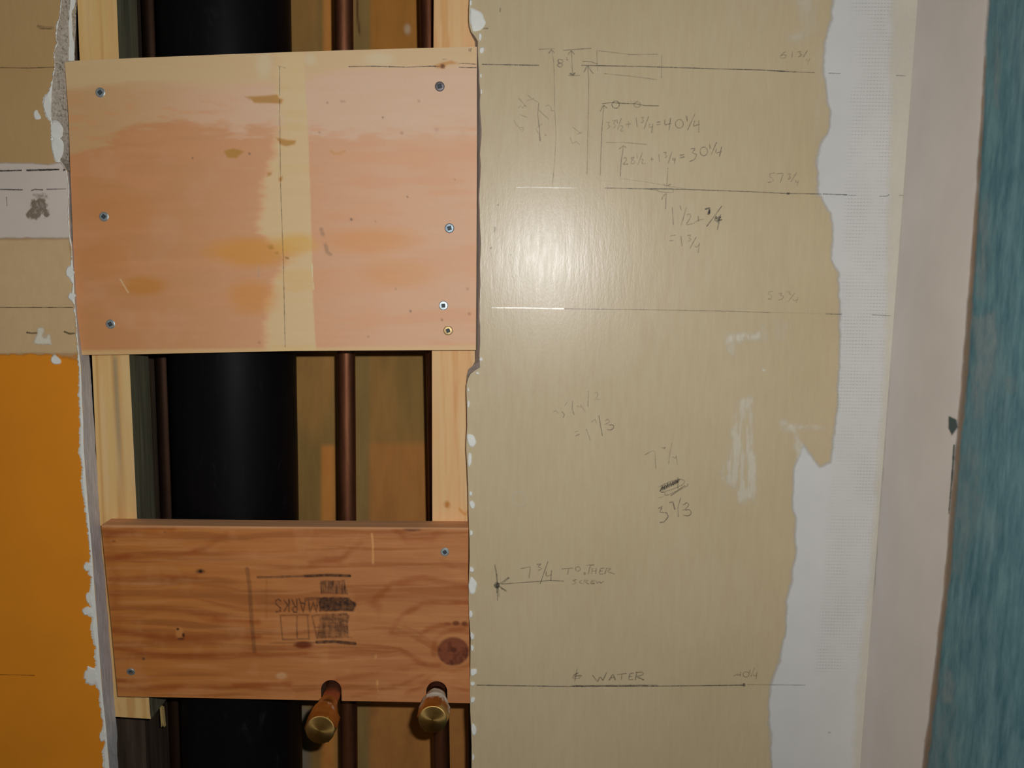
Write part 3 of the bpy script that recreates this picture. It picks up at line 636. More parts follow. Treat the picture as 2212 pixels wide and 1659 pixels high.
def stub(px, lean, label, smear, rc, reach, sway):
    base = flat(PD)(*lean[1]); c = empty('copper_pipe', base*np.array([1, 1, 0])); tag(c, label, 'pipe', 'copper pipes in the cavity')
    vpipe('pipe_run', lean[0], lean[1], PD, 0.335, M['copper'], c)
    hole = flat(-0.14)(px[0], px[1])
    s = flat(PD); a, b = s(*lean[0]), s(*lean[1]); z = hole[2]
    ax = b+(a-b)*(z-b[2])/(a[2]-b[2])
    tube('tee_fitting', (ax[0], PD*IN, z-0.024), (ax[0], PD*IN, z+0.024), 0.42*IN, M['copper'], c)
    ctr = np.array([hole[0], 0.0, z]); E = reach*IN
    lathe('stub_out', [(0.26*IN, -(PD-0.1)*IN), (0.285*IN, -(PD-0.15)*IN), (0.29*IN, E-1.55*IN), (0.28*IN, E-1.45*IN)], ctr, 'Y', M['copper_red'], c, sway=sway)
    prof = [(0.30, -1.78), (0.335, -1.75), (0.35, -1.45), (0.40, -1.30), (0.455, -1.08), (0.47, -1.02), (0.455, -0.96), (0.43, -0.90), (0.52, -0.86), (0.52, -0.84), (0.52, -0.12), (0.515, -0.09), (0.48, -0.02), (0.44, 0.0), (0.02, 0.008)]
    k = lathe('brass_cap', [(r*IN, E+h*IN) for r, h in prof], ctr, 'Y', M['brass'], c, 48, lambda h, a: smear((h-E)/IN, a), sway=sway, hexa=(E-0.87*IN, E-0.08*IN))
    k['label'] = rc
    return c
stub((715, 1499), [(743, 60), (754, 1590)], 'copper pipe beside the black drain, its stub capped in clean brass', lambda h, a: (0.42 if -1.3 < h < -0.75 and math.sin(a) > -0.3 and math.cos(a) > 0.2 else 0.05), 'orange-gold brass cap', 2.62, 0.055)
stub((943, 1499), [(927, 40), (953, 1600)], 'copper pipe by the right cleat, its brass-capped stub smeared white', lambda h, a: (0.66 if -1.75 < h < -0.5+0.3*math.sin(a*3) and math.sin(a) > -0.75 else 0.08), 'brass cap smeared with white paste', 1.95, 0.01)

# ================================================================== plywood panel over the upper opening
PS = flat(0.14)
X, Y = coons([(140, 135), (165, 131), (300, 125), (500, 117), (700, 110), (900, 104), (1030, 101)], [(177, 767), (300, 765), (400, 763), (640, 758), (800, 757), (1028, 756)],
             [(140, 135), (148, 250), (152, 370), (157, 500), (163, 640), (170, 710), (177, 767)], [(1030, 101), (1030, 400), (1029, 600), (1028, 756)], 2.5)
def ply_tone(X, Y):
    n1 = fbm(X/160, Y/26, 70); n2 = fbm(X/40, Y/9, 71); n3 = fbm(X/70, Y/70, 72)
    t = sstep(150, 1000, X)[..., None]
    c = lin((171, 119, 75))*(1-t)+lin((188, 147, 117))*t  # wood hue left to right, with some flash falloff put into the colour
    c = blend(c, lin((186, 130, 90)), sstep(0.45, 0.7, n1)*0.3)
    c = blend(c, lin((184, 146, 118)), sstep(0.5, 0.72, n3)*0.15)
    # paler upper part, its ragged lower border falling to the left
    yb = np.interp(X, [140, 210, 290, 390, 480, 560, 660, 1030], [338, 312, 270, 262, 285, 275, 285, 292])
    up = sstep(16, -16, Y-yb+(n2-0.5)*60+(n1-0.5)*40)
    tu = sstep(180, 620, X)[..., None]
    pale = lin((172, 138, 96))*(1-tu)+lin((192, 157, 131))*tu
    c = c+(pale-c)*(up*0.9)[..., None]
    c = blend(c, lin((186, 122, 78)), up*sstep(0.55, 0.68, n2)*sstep(170, 240, Y)*sstep(560, 420, X)*0.35)
    # yellowish strip along the top and the putty-coloured stripe down the middle
    yt = np.interp(X, [140, 600, 760, 1030], [190, 185, 152, 146])
    c = blend(c, lin((182, 156, 116)), sstep(14, -14, Y-yt+(n1-0.5)*36)*0.85)
    c = blend(c, lin((184, 180, 152)), sstep(24, 6, np.hypot((X-820)*0.5, Y-128))*0.35+sstep(20, 5, np.hypot((X-670), Y-128))*0.3+sstep(26, 6, np.hypot(X-570, (Y-140)*0.6))*0.35)
    xl = np.interp(Y, [120, 200, 260, 330, 400, 500, 560, 660, 760], [600, 598, 606, 590, 566, 560, 612, 576, 570]); xr_ = np.interp(Y, [120, 300, 500, 650, 760], [656, 666, 673, 676, 683])
    st = sstep(-14, 14, X-xl+(n2-0.5)*26+(n3-0.5)*16)*sstep(1.5, -1.5, X-xr_+(n2-0.5)*2)
    c = blend(c, lin((200, 163, 122)), st*0.88)
    c = blend(c, lin((196, 142, 66)), st*sstep(0.5, 0.75, n1)*0.25)
    # amber stains
    for cx, cy, rx, ry, k, col in [(540, 545, 120, 42, 0.75, (182, 124, 52)), (545, 640, 70, 46, 0.55, (180, 118, 48)), (310, 617, 62, 26, 0.7, (168, 110, 42)), (640, 525, 60, 26, 0.6, (192, 142, 62)),
                                   (800, 520, 130, 36, 0.5, (188, 128, 72)), (860, 590, 110, 40, 0.45, (184, 130, 76)), (260, 460, 90, 60, 0.3, (172, 112, 56)), (230, 560, 70, 50, 0.3, (176, 112, 58))]:
        c = blend(c, lin(col), sstep(1.1, 0.4, np.hypot((X-cx)/rx, (Y-cy)/ry)+(n1-0.5)*0.5)*k)
    # brown rubbed spots, knot, specks
    sm = (154, 112, 48)
    for poly in ([(530, 210), (598, 205), (602, 213), (611, 216), (608, 224), (548, 223), (545, 215)], [(597, 298), (615, 301), (640, 303), (638, 311), (618, 316), (606, 311)], [(485, 327), (505, 321), (526, 328), (510, 341), (492, 340)],
                 [(577, 373), (588, 370), (587, 378), (578, 381)], [(603, 384), (612, 378), (608, 391), (603, 391)], [(578, 532), (588, 528), (592, 537), (582, 539)], [(594, 546), (601, 543), (600, 550)]):
        c = blend(c, lin(sm), sstep(-2.5, 2.5, polysd(X, Y, poly)+(n2-0.5)*5)*0.85)
    c = blend(c, lin((120, 80, 44)), sstep(-1.5, 1.5, polysd(X, Y, [(613, 554), (624, 556), (625, 560), (618, 559)]))*0.8)
    c = blend(c, lin((170, 120, 68)), sstep(-3, 3, polysd(X, Y, [(936, 142), (954, 135), (975, 131), (990, 137), (965, 140), (960, 148), (945, 147)]))*0.9)
    c = blend(c, lin((104, 66, 38)), sstep(7, 3, np.hypot(X-956, Y-143)))
    c = blend(c, lin((176, 128, 72)), sstep(4, 1.5, segdist(X, Y, [(714, 326), (722, 332), (735, 331), (745, 326)]))*0.6)
    for x, y, r, q in [(827, 254, 3, .8), (539, 332, 4, .6), (416, 341, 3, .7), (880, 425, 3, .75), (759, 474, 4, .85), (887, 672, 4, .6), (955, 691, 4, .55), (690, 286, 4, .4), (707, 222, 4, .4), (738, 219, 5, .3), (744, 219, 4, .3),
                       (983, 388, 3, .4), (855, 624, 3, .4), (1010, 624, 5, .3), (1014, 678, 5, .4), (795, 727, 4, .3), (560, 740, 5, .3), (905, 218, 5, .3), (943, 280, 8, .2), (868, 287, 6, .3), (811, 478, 3, .4)]:
        c = blend(c, lin((70, 58, 48)), sstep(r, r*0.3, np.hypot(X-x, Y-y))*q)
    c = blend(c, lin((140, 108, 84)), sstep(6, 2, segdist(X, Y, [(694, 495), (700, 515), (707, 545), (714, 550)]))*sstep(.4, .6, n2)*0.7)
    c = blend(c, lin((150, 130, 110)), sstep(2.5, 0.8, segdist(X, Y, [(560, 574), (558, 600)]))*0.5)
    c = blend(c, lin((205, 190, 150)), sstep(2.2, 0.6, segdist(X, Y, [(260, 603), (268, 617), (277, 632)]))*0.45+sstep(1.6, 0.5, segdist(X, Y, [(674, 570), (677, 625)]))*0.6)
    c = blend(c, lin((188, 162, 112)), sstep(-5, 3, Y-(767-(X-177)*0.013)+9)*0.55)
    return np.clip(c/0.58, 0.01, 0.85)
pp = empty('plywood_panel', flat(0.4)(600, 767)); tag(pp, 'large pinkish plywood panel screwed over the upper opening, between both drywall sheets', 'panel')
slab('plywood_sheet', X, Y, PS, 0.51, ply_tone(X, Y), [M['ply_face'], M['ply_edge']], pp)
for x, y, h, tn_, lb in [(217, 200, 'zinc', 0.7, None), (225, 468, 'zinc', 0.9, None), (239, 700, 'zinc', 0.5, None), (950, 187, 'steel_dark', 0.2, 'dark steel screw'), (971, 493, 'zinc_dull', 0.3, 'dull blue-grey screw'),
                         (958, 660, 'zinc', 0.1, None), (968, 714, 'screw_brass', 0.4, 'dull yellow screw in the lower right corner')]:
    screw(x, y, PS, pp, h, tn_, 0.158, 0.0, lb)
strokes('pencil_line', PS, pp, [([(753, 144), (800, 143), (880, 145), (930, 143), (950, 144)], 2.2, 0.75), ([(990, 137), (1010, 137), (1028, 139)], 2, 0.5), ([(991, 145), (1010, 146), (1029, 146)], 2, 0.7),
     ([(604, 142), (604, 207)], 2.0, 0.35), ([(604, 215), (606, 400), (612, 560), (616, 750)], 2.0, 0.42), ([(600, 142), (618, 147)], 2, 0.3),
     ([(1014, 104), (1013, 111)], 2, 0.6), ([(1018, 104), (1016, 112)], 2, 0.6), ([(955, 128), (965, 128)], 2, 0.3)], off=0.0004)

# ================================================================== fir board across the lower opening
BS = flat(-0.14)
X, Y = coons([(219, 1134), (500, 1137), (760, 1139), (1012, 1140)], [(255, 1504), (640, 1512), (1015, 1519)], [(219, 1134), (238, 1320), (255, 1504)], [(1012, 1140), (1011, 1270), (1014, 1400), (1015, 1519)], 1.9)
def fir_tone(X, Y):
    n1 = fbm(X/140, Y/7, 80); n2 = fbm(X/50, Y/50, 81); n3 = fbm(X/12, Y/12, 82)
    kn = np.hypot((X-980)/1.15, Y-1407)
    ph = Y + 26*fbm(X/210, Y/90, 83) + 60*np.exp(-(kn/75)**2)*np.sign(Y-1407+1e-6) - 30*np.exp(-((X-600)/170)**2-((Y-1330)/70)**2)
    g = fbm(X/400, ph/13, 84, 3)
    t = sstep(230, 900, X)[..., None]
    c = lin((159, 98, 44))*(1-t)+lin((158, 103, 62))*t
    c = blend(c, lin((128, 72, 34)), sstep(0.52, 0.70, g)*0.55)
    c = blend(c, lin((172, 118, 74)), sstep(0.55, 0.75, n1)*0.35+sstep(0.55, 0.75, n2)*0.25)
    L7 = lambda p: [(120+u/2.968, 1100+v/2.968) for u, v in p]; L8 = lambda p: [(560+u/2.968, 1100+v/2.968) for u, v in p]
    for p, w_, k in [(L7([(340, 315), (600, 290), (780, 290), (950, 255), (1100, 160)]), 8, .7), (L7([(350, 455), (600, 435), (900, 430)]), 7, .6), (L7([(350, 700), (540, 690), (640, 645), (850, 655), (1050, 710), (1300, 715)]), 7, .6),
                     (L7([(370, 780), (500, 795), (700, 830), (1000, 835), (1300, 820)]), 8, .6), (L7([(390, 900), (600, 925), (800, 945), (1200, 930), (1600, 925)]), 9, .6), (L7([(400, 1090), (550, 1140), (900, 1140), (1500, 1120)]), 7, .6),
                     (L7([(350, 160), (600, 110), (750, 110)]), 10, .6), (L7([(320, 110), (360, 300), (400, 700)]), 14, .35), (L8([(720, 600), (850, 480), (1050, 440), (1330, 500)]), 8, .45), (L8([(850, 780), (900, 690), (1050, 600), (1330, 600)]), 8, .55),
                     (L8([(840, 790), (930, 800)]), 8, .7), (L8([(1010, 830), (1080, 770), (1200, 735), (1330, 745)]), 7, .5), (L8([(860, 110), (950, 205), (1100, 195), (1200, 110)]), 8, .5), (L8([(500, 1090), (800, 1040), (1150, 1000)]), 8, .35),
                     (L8([(620, 900), (900, 900), (1080, 1010), (1250, 1030), (1345, 1000)]), 7, .4), (L8([(330, 350), (520, 320), (650, 220)]), 9, .5), (L8([(700, 600), (760, 620), (770, 680)]), 9, .5), (L8([(1170, 320), (1240, 370), (1340, 390)]), 7, .4),
                     (L8([(940, 1180), (1100, 1110), (1340, 1160)]), 6, .4), (L8([(600, 1200), (900, 1130), (1050, 1060)]), 6, .35), (L8([(1120, 930), (1130, 820), (1240, 770), (1330, 790)]), 6, .4)]:
        c = blend(c, lin((124, 58, 22)), sstep(w_*1.5, 0, segdist(X, Y, p)+(n1-0.5)*9+(n2-0.5)*6)*k*(0.35+0.75*sstep(.3, .65, fbm(X/60, Y/25, 86))))
    c = blend(c, lin((112, 60, 38)), sstep(37, 29, np.hypot((X-979), (Y-1407)*1.12)))
    c = blend(c, lin((66, 30, 22)), sstep(36, 30, np.hypot((X-979), (Y-1407)*1.12))*sstep(0.52, 0.72, n3)*0.5 + sstep(5, 1, np.abs(np.hypot(X-979, (Y-1407)*1.12)-32))*0.3)
    c = blend(c, lin((60, 26, 18)), sstep(9, 3, np.hypot(X-981, Y-1404))*0.7+sstep(7, 3, np.hypot(X-975, Y-1430))*0.6)
    for x, y, rx, ry, k, col in [(985, 1346, 9, 6, .8, (84, 42, 24)), (1003, 1347, 7, 6, .8, (84, 42, 24)), (967, 1348, 9, 5, .5, (110, 58, 30)), (655, 1393, 24, 9, .9, (92, 34, 14)), (433, 1234, 12, 6, .75, (92, 52, 30)), (433, 1234, 5, 4, .95, (30, 22, 18)),
                                 (890, 1142, 24, 7, .75, (84, 48, 34)), (388, 1368, 10, 16, .6, (176, 118, 62)), (384, 1359, 4, 3, .9, (40, 22, 14)), (396, 1372, 3.5, 6, .9, (50, 26, 14)), (390, 1380, 9, 3.5, .8, (70, 36, 18)),
                                 (310, 1423, 4, 4, .8, (80, 50, 34)), (246, 1169, 5, 2.5, .7, (110, 60, 30)), (356, 1149, 3, 2.5, .6, (100, 60, 34)), (608, 1460, 14, 9, .35, (190, 160, 120))]:
        c = blend(c, lin(col), sstep(1.15, 0.5, np.hypot((X-x)/rx, (Y-y)/ry))*k)
    for p in ([(802, 1142), (806, 1180), (806, 1222)], [(811, 1410), (812, 1450), (815, 1470), (817, 1508)]):
        c = blend(c, lin((186, 134, 82)), sstep(3.5, 1, segdist(X, Y, p))*sstep(.35, .6, fbm(X/9, Y/11, 85))*0.8)
    c = blend(c, lin((182, 138, 98)), sstep(3, 0, Y-(1138+(X-219)*0.005))*0.6)
    # printed stamp, set upside down on the board
    G = lambda p: [(520+u/7.9, 1210+v/7.9) for u, v in p]
    ink = np.zeros(X.shape); gr = fbm(X/5, Y/4, 90); vs = fbm(X/4.2, Y/40, 91); hs = fbm(X/30, Y/4.5, 92)
    def s_(p, w_, k):
        nonlocal ink; ink = np.maximum(ink, sstep(w_/7.9, w_/7.9*0.45, segdist(X, Y, G(p)))*k)
    def b_(p, k):
        nonlocal ink; ink = np.maximum(ink, sstep(-2, 2, polysd(X, Y, G(p))+(gr-0.5)*3)*k)
    s_([(290, 292), (600, 287), (1100, 272)], 26, .62); s_([(1100, 272), (1500, 256), (1860, 268)], 34, .95)
    s_([(500, 1420), (800, 1412), (1300, 1405)], 18, .4); s_([(1300, 1400), (1600, 1390), (1950, 1425)], 38, .95)
    s_([(110, 150), (150, 450), (170, 800), (190, 1100), (235, 1560)], 48, .42); s_([(440, 330), (440, 600), (440, 1000)], 30, .14); s_([(700, 680), (250, 860)], 14, .1)
    for p in ([(685, 700), (645, 665), (595, 690), (600, 750), (680, 815), (672, 870), (605, 885)], [(825, 670), (825, 880)], [(740, 685), (822, 790)], [(740, 875), (800, 770)], [(955, 670), (960, 885)], [(960, 885), (905, 885), (882, 845), (905, 800), (958, 790)], [(875, 675), (925, 795)],
              [(1000, 660), (1065, 885), (1110, 670)], [(1025, 735), (1095, 735)], [(1155, 680), (1180, 885), (1240, 720), (1290, 885), (1310, 660)]): s_(p, 17, .72)
    for p in ([(680, 940), (712, 1355)], [(680, 940), (1160, 935)], [(712, 1355), (1170, 1345)], [(955, 945), (962, 1330)], [(1140, 945), (1165, 1345)], [(1215, 950), (1262, 1150), (1300, 1340)], [(1215, 950), (1380, 930)], [(1262, 1150), (1380, 1140)]): s_(p, 19, .52)
    b_([(1350, 350), (1770, 345), (1825, 580), (1370, 575)], .85); ink = ink*np.where(polysd(X, Y, G([(1330, 340), (1800, 340), (1840, 590), (1340, 590)])) > 0, 0.45+0.55*sstep(.35, .6, vs), 1)
    b_([(1330, 645), (1450, 630), (1830, 640), (1975, 740), (1930, 870), (1480, 875), (1340, 880)], .95); s_([(1110, 665), (1330, 650)], 40, .5)
    b_([(1370, 920), (1800, 905), (1860, 950), (1830, 1080), (1840, 1290), (1910, 1325), (1300, 1340), (1330, 1100)], .8)
    ink = ink*np.where(polysd(X, Y, G([(1280, 900), (1920, 890), (1930, 1345), (1280, 1345)])) > 0, 0.5+0.5*sstep(.36, .56, 0.55*hs+0.45*vs), 1)
    c = blend(c, lin((30, 22, 22)), ink*(0.74+0.6*(gr-0.35)))
    return np.clip(c/0.60, 0.004, 0.85)
fb = empty('fir_board', flat(0.3)(635, 1512)); tag(fb, 'reddish knotted fir board with an upside-down ink stamp, screwed across the lower opening', 'board')
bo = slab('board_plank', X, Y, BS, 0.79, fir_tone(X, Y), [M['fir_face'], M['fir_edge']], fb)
# two slots sawn up from the bottom edge for the stub-outs
cut = bmesh.new()
for cx, cy, hw in ((715.5, 1490, 22.0), (943.5, 1493, 22.5)):
    c = BS(cx, cy); rr = hw*(BS(cx+1, cy)[0]-c[0]); prof = [(rr*math.cos(a), rr*math.sin(a)) for a in np.linspace(0, math.pi, 19)] + [(-rr, -0.05), (rr, -0.05)]
    vs_ = [[cut.verts.new(Vector((c[0]+x, y, c[2]+z))-Vector(world_loc(fb))) for x, z in prof] for y in (-0.03, 0.05)]
    n = len(prof); cut.faces.new(vs_[0]); cut.faces.new(vs_[1][::-1])
    for i in range(n): cut.faces.new((vs_[0][i], vs_[1][i], vs_[1][(i+1) % n], vs_[0][(i+1) % n]))
bmesh.ops.recalc_face_normals(cut, faces=cut.faces)
cm = bpy.data.meshes.new('slot_cutter'); cut.to_mesh(cm); cut.free(); cm.materials.append(M['fir_edge'])
co = bpy.data.objects.new('slot_cutter', cm); COL.objects.link(co); co.parent = fb
md = bo.modifiers.new('slots', 'BOOLEAN'); md.operation = 'DIFFERENCE'; md.solver = 'EXACT'; md.object = co
bpy.context.view_layer.update()
dg = bpy.context.evaluated_depsgraph_get(); nm = bpy.data.meshes.new_from_object(bo.evaluated_get(dg), depsgraph=dg)
bo.modifiers.clear(); bo.data = nm
for p in nm.polygons: p.material_index = 0 if p.normal.y < -0.9 else 2
tn_ = np.zeros(len(nm.vertices)*4, np.float32); nm.attributes['tone'].data.foreach_get('color', tn_); tn_ = tn_.reshape(-1, 4)
tn_[tn_[:, 2] > 0.6] = (0.24, 0.12, 0.06, 1.0); nm.attributes['tone'].data.foreach_set('color', tn_.ravel())
nm.materials.append(m_plain('saw_cut_wood', alb((92, 66, 46)), 0.85, 0.2, 90, 0.1))
for p in nm.polygons:
    if p.material_index == 2 and (p.center.z+world_loc(fb)[2] > BS(715, 1462)[2] or min(abs(p.center.x+world_loc(fb)[0]-BS(q_, 1490)[0]) for q_ in (715.5, 943.5)) > 0.012): p.material_index = 1
bpy.data.objects.remove(co); bpy.data.meshes.remove(cm)
screw(961, 1192, BS, fb, 'zinc', 0.6, 0.150, 0.0)
screw(283, 1451, BS, fb, 'zinc', 0.4, 0.150, 0.25)

# ================================================================== pencil notes
A_ = (1020, 60, 3.687); B_ = (1020, 380, 3.687); C_ = (1550, 0, 3.3414); D_ = (1550, 400, 3.3414); E_ = (1150, 820, 5.0275); F_ = (1030, 1180, 3.16)
def note(name, crop, lst, label, dn=0.5, wd=2.4): 
    return strokes(name, RIGHT, dr, [(l[0], l[1]*0.82, l[2]*0.74) if isinstance(l, tuple) else (l, wd*0.85, dn*0.74) for l in lst], 'graphite', crop, 0.0009, label)
note('pencil_line', (0, 0, 1), [([(1041, 139), (1100, 140), (1165, 141)], 3.2, .95), ([(1256, 141), (1400, 144), (1560, 149), (1640, 151)], 2.6, .85), ([(1640, 151), (1712, 155)], 3, .9), ([(1712, 155), (1760, 157)], 2.6, .45), ([(1790, 158), (1816, 159)], 2.4, .6), ([(1716, 155), (1717, 156)], 8, .9), ([(1936, 163), (1956, 164)], 2.6, .9),
     ([(1306, 406), (1400, 408), (1480, 409), (1620, 414)], 2.4, .8), ([(1620, 414), (1700, 418), (1775, 419)], 2.4, .75), ([(1700, 418), (1706, 418)], 6, .9), ([(1778, 419), (1830, 421)], 3, .95), ([(1832, 422), (1850, 422)], 2, .5), ([(1900, 424), (1916, 424), (1921, 420)], 2, .7), ([(1942, 422), (1951, 422)], 2, .7),
     ([(1220, 667), (1400, 669), (1560, 672), (1664, 675)], 2.1, .5), ([(1664, 675), (1780, 677)], 1.8, .2), ([(1783, 678), (1819, 679)], 2.1, .75), ([(1884, 680), (1924, 682)], 2.1, .75),
     ([(1030, 1480), (1230, 1483), (1440, 1482), (1605, 1480)], 2.8, .95), ([(1234, 1481), (1420, 1480)], 2.2, .8), ([(1605, 1480), (1610, 1479)], 8, .95), ([(1615, 1479), (1740, 1480)], 2.0, .6)], 'level pencil lines across the right sheet')
strokes('pencil_groove', RIGHT, dr, [([(1115, 405), (1160, 405), (1222, 406), (1245, 406)], 2.4, .5), ([(1062, 665), (1120, 665), (1218, 667)], 2.6, .75)], 'scratch', (0, 0, 1), 0.0010)
note('pencil_note', A_, [[(530, 172), (660, 165)], [(720, 180), (950, 163)], ([(630, 170), (650, 270), (658, 650), (668, 870), (655, 1080), (640, 1250)], 2, .36), ([(610, 205), (630, 170), (655, 200)], 2.6, .55),
     [(790, 180), (800, 375)], ([(762, 215), (790, 180), (815, 212)], 3, .6), ([(775, 365), (800, 380), (822, 358), (800, 372), (780, 362)], 4, .75), [(765, 380), (860, 380)],
     ([(690, 250), (722, 256), (725, 275), (700, 282), (682, 270), (690, 250)], 3, .6), ([(690, 282), (678, 300), (700, 316), (722, 302), (715, 284), (690, 282)], 3, .6), [(748, 240), (760, 243)], [(748, 253), (765, 257)],
     ([(920, 300), (928, 420), (925, 700), (920, 900), (915, 1165)], 2.1, .5), ([(890, 355), (918, 298), (940, 335), (965, 365)], 3, .6), [(880, 268), (950, 270), (1000, 290)],
     ([(992, 180), (1000, 345)], 2.2, .4), ([(1000, 182), (1260, 213), (1480, 210)], 2.2, .4), ([(1510, 215), (1508, 400)], 2.2, .4), ([(1050, 365), (1260, 385), (1470, 413)], 2.2, .42)], 'pencilled dimension arrows and box')
note('pencil_note', A_, [([(335, 735), (345, 765), (375, 795), (400, 830), (412, 808), (392, 788), (375, 800)], 2.4, .32), ([(380, 690), (440, 715)], 2.4, .34), ([(368, 640), (385, 618), (402, 642), (418, 615), (432, 632)], 2.4, .3), ([(370, 560), (430, 628)], 2.4, .32), ([(440, 535), (490, 575), (530, 595)], 2.4, .36), ([(435, 580), (500, 560)], 2.4, .36),
     ([(505, 800), (540, 862), (545, 905)], 2.6, .34), ([(515, 795), (560, 765)], 2.4, .3), ([(530, 600), (522, 690), (535, 800), (540, 905)], 2.8, .46), ([(525, 650), (610, 730)], 2.4, .42), ([(585, 625), (610, 615), (632, 640), (625, 660), (655, 660)], 2.4, .4), ([(580, 850), (590, 855)], 6, .35),
     ([(800, 790), (850, 830), (870, 845)], 2.4, .34), ([(835, 850), (880, 828)], 2.4, .3), ([(780, 870), (797, 922), (830, 905), (855, 932)], 2.4, .3)], 'faint sideways pencil figures beside the arrows')
note('pencil_note', A_, [([(1048, 620), (1030, 850), (1020, 1175)], 2.3, .6), ([(1020, 665), (1045, 615), (1075, 640)], 3, .6), ([(1035, 605), (1110, 595), (1200, 602), (1300, 605), (1380, 620), (1490, 622)], 2.6, .7), (circ(1143, 612, 30), 2.6, .65), (circ(1315, 612, 27, 22), 2.4, .55),
     [(1070, 755), (1095, 750), (1080, 775), (1098, 785), (1075, 808)], [(1118, 742), (1145, 735), (1125, 765), (1148, 775), (1125, 800)], [(1152, 728), (1157, 762)], [(1188, 720), (1158, 812)], [(1180, 785), (1195, 776), (1200, 795), (1178, 822), (1203, 822)],
     [(1245, 745), (1245, 795)], [(1222, 770), (1265, 765)], [(1305, 715), (1315, 790)], [(1345, 715), (1370, 712), (1352, 732), (1372, 745), (1345, 757)], [(1405, 705), (1370, 805)], [(1415, 765), (1408, 795), (1442, 788)], [(1438, 765), (1430, 838)],
     ([(1470, 752), (1500, 748)], 3, .6), ([(1470, 772), (1500, 768)], 3, .6), ([(1535, 730), (1533, 775), (1590, 760)], 2.6, .65), ([(1580, 718), (1568, 815)], 2.6, .65), (circ(1650, 765, 32, 35), 2.6, .65), ([(1708, 702), (1714, 745)], 2.6, .65), ([(1775, 685), (1715, 815)], 2.6, .65), ([(1772, 740), (1760, 785), (1812, 767)], 2.6, .65), ([(1805, 738), (1805, 835)], 2.6, .65)], 'pencilled sum ending in 40 1/4')
note('pencil_note', A_, [([(1065, 915), (1200, 912), (1390, 930)], 2.2, .45), ([(1205, 940), (1185, 1080), (1180, 1185)], 2.3, .55), ([(1172, 965), (1205, 938), (1225, 955)], 2.8, .55), [(1205, 1040), (1225, 1030), (1230, 1055), (1200, 1090), (1242, 1085)], [(1290, 1030), (1268, 1032), (1270, 1050), (1295, 1062), (1288, 1085), (1265, 1080), (1272, 1055), (1290, 1030)],
     [(1312, 1000), (1317, 1040)], [(1357, 990), (1320, 1092)], [(1345, 1050), (1365, 1045), (1350, 1085), (1382, 1080)], [(1430, 1030), (1432, 1065)], [(1418, 1048), (1445, 1045)], [(1487, 1005), (1493, 1070)], [(1522, 995), (1550, 990), (1532, 1010), (1555, 1020), (1535, 1036)], [(1592, 985), (1560, 1082)], [(1600, 1035), (1597, 1056), (1618, 1050)], [(1616, 1035), (1612, 1082)],
     ([(1655, 1015), (1690, 1010)], 3, .65), ([(1655, 1035), (1692, 1028)], 3, .65), ([(1740, 965), (1780, 958), (1752, 995), (1790, 1010), (1772, 1050), (1732, 1065)], 2.6, .65), (circ(1845, 985, 30, 35), 2.6, .6), ([(1890, 925), (1896, 962)], 2.6, .65), ([(1947, 910), (1905, 1010)], 2.6, .65), ([(1945, 962), (1938, 1000), (1990, 985)], 2.6, .65), ([(1987, 948), (1970, 1027)], 2.6, .65),
     ([(1560, 1115), (1550, 1255)], 2.2, .5), ([(1522, 1245), (1550, 1262), (1582, 1245)], 2.4, .5), ([(1180, 1200), (1400, 1230), (1550, 1258), (1700, 1283)], 2, .3)], 'pencilled sum ending in 30 1/4')
note('pencil_note', B_, [[(1480, 125), (1600, 135), (1602, 100), (1390, 103), (1490, 118)], [(1545, 140), (1540, 265)], ([(1508, 190), (1528, 152), (1546, 142)], 2.6, .6), [(1595, 250), (1602, 388)], [(1655, 235), (1667, 275)], [(1707, 248), (1665, 392)], ([(1708, 312), (1735, 298), (1742, 330), (1700, 390), (1760, 380), (1800, 352), (1845, 345)], 2.4, .6), ([(1800, 318), (1802, 362)], 3, .7),
     ([(1855, 265), (1895, 255), (1888, 312), (1892, 262), (1880, 310)], 4.5, .95), ([(1990, 238), (1930, 320), (1868, 402)], 2.6, .75), ([(1945, 318), (1930, 358), (1992, 352), (1940, 340), (1985, 320), (1950, 370)], 4, .85), ([(1978, 308), (1953, 430)], 3.2, .85),
     [(1580, 478), (1620, 470)], [(1570, 518), (1605, 512)], [(1662, 480), (1672, 558)], [(1715, 475), (1745, 470), (1725, 495), (1747, 505), (1723, 522)], [(1785, 485), (1735, 577)], [(1772, 555), (1785, 570), (1812, 545)], [(1811, 533), (1800, 612)]], 'pencilled 1 1/2 + 1/4 = 1 3/4')
note('pencil_note', C_, [[(492, 372), (460, 395), (450, 410), (460, 421), (490, 417), (497, 400), (480, 394), (458, 402)], [(541, 370), (537, 416)], [(575, 376), (608, 370), (590, 386), (612, 396), (582, 411)], [(650, 363), (618, 415)], ([(640, 423), (645, 440), (668, 430)], 2.2, .35), ([(668, 420), (650, 462)], 2.2, .4)], 'pencilled 61 3/4')
note('pencil_note', C_, [[(415, 1248), (375, 1255), (380, 1280), (405, 1288), (398, 1312), (362, 1317)], [(425, 1255), (476, 1250), (452, 1318)], [(505, 1258), (530, 1252), (515, 1275), (532, 1280), (510, 1296)], [(572, 1245), (530, 1312)], [(565, 1300), (565, 1317), (587, 1311)], [(586, 1298), (574, 1342)]], 'pencilled 57 3/4', .45)
note('pencil_note', D_, [[(398, 767), (366, 771), (366, 786), (390, 792), (392, 812), (360, 822), (392, 823)], [(440, 782), (468, 776), (452, 794), (478, 802), (468, 822), (440, 830)], [(500, 770), (526, 768), (515, 785), (532, 790)], [(556, 780), (510, 842)], [(545, 820), (550, 836), (582, 825)], [(580, 808), (568, 852)]], 'faint pencilled 53 3/4', .36)
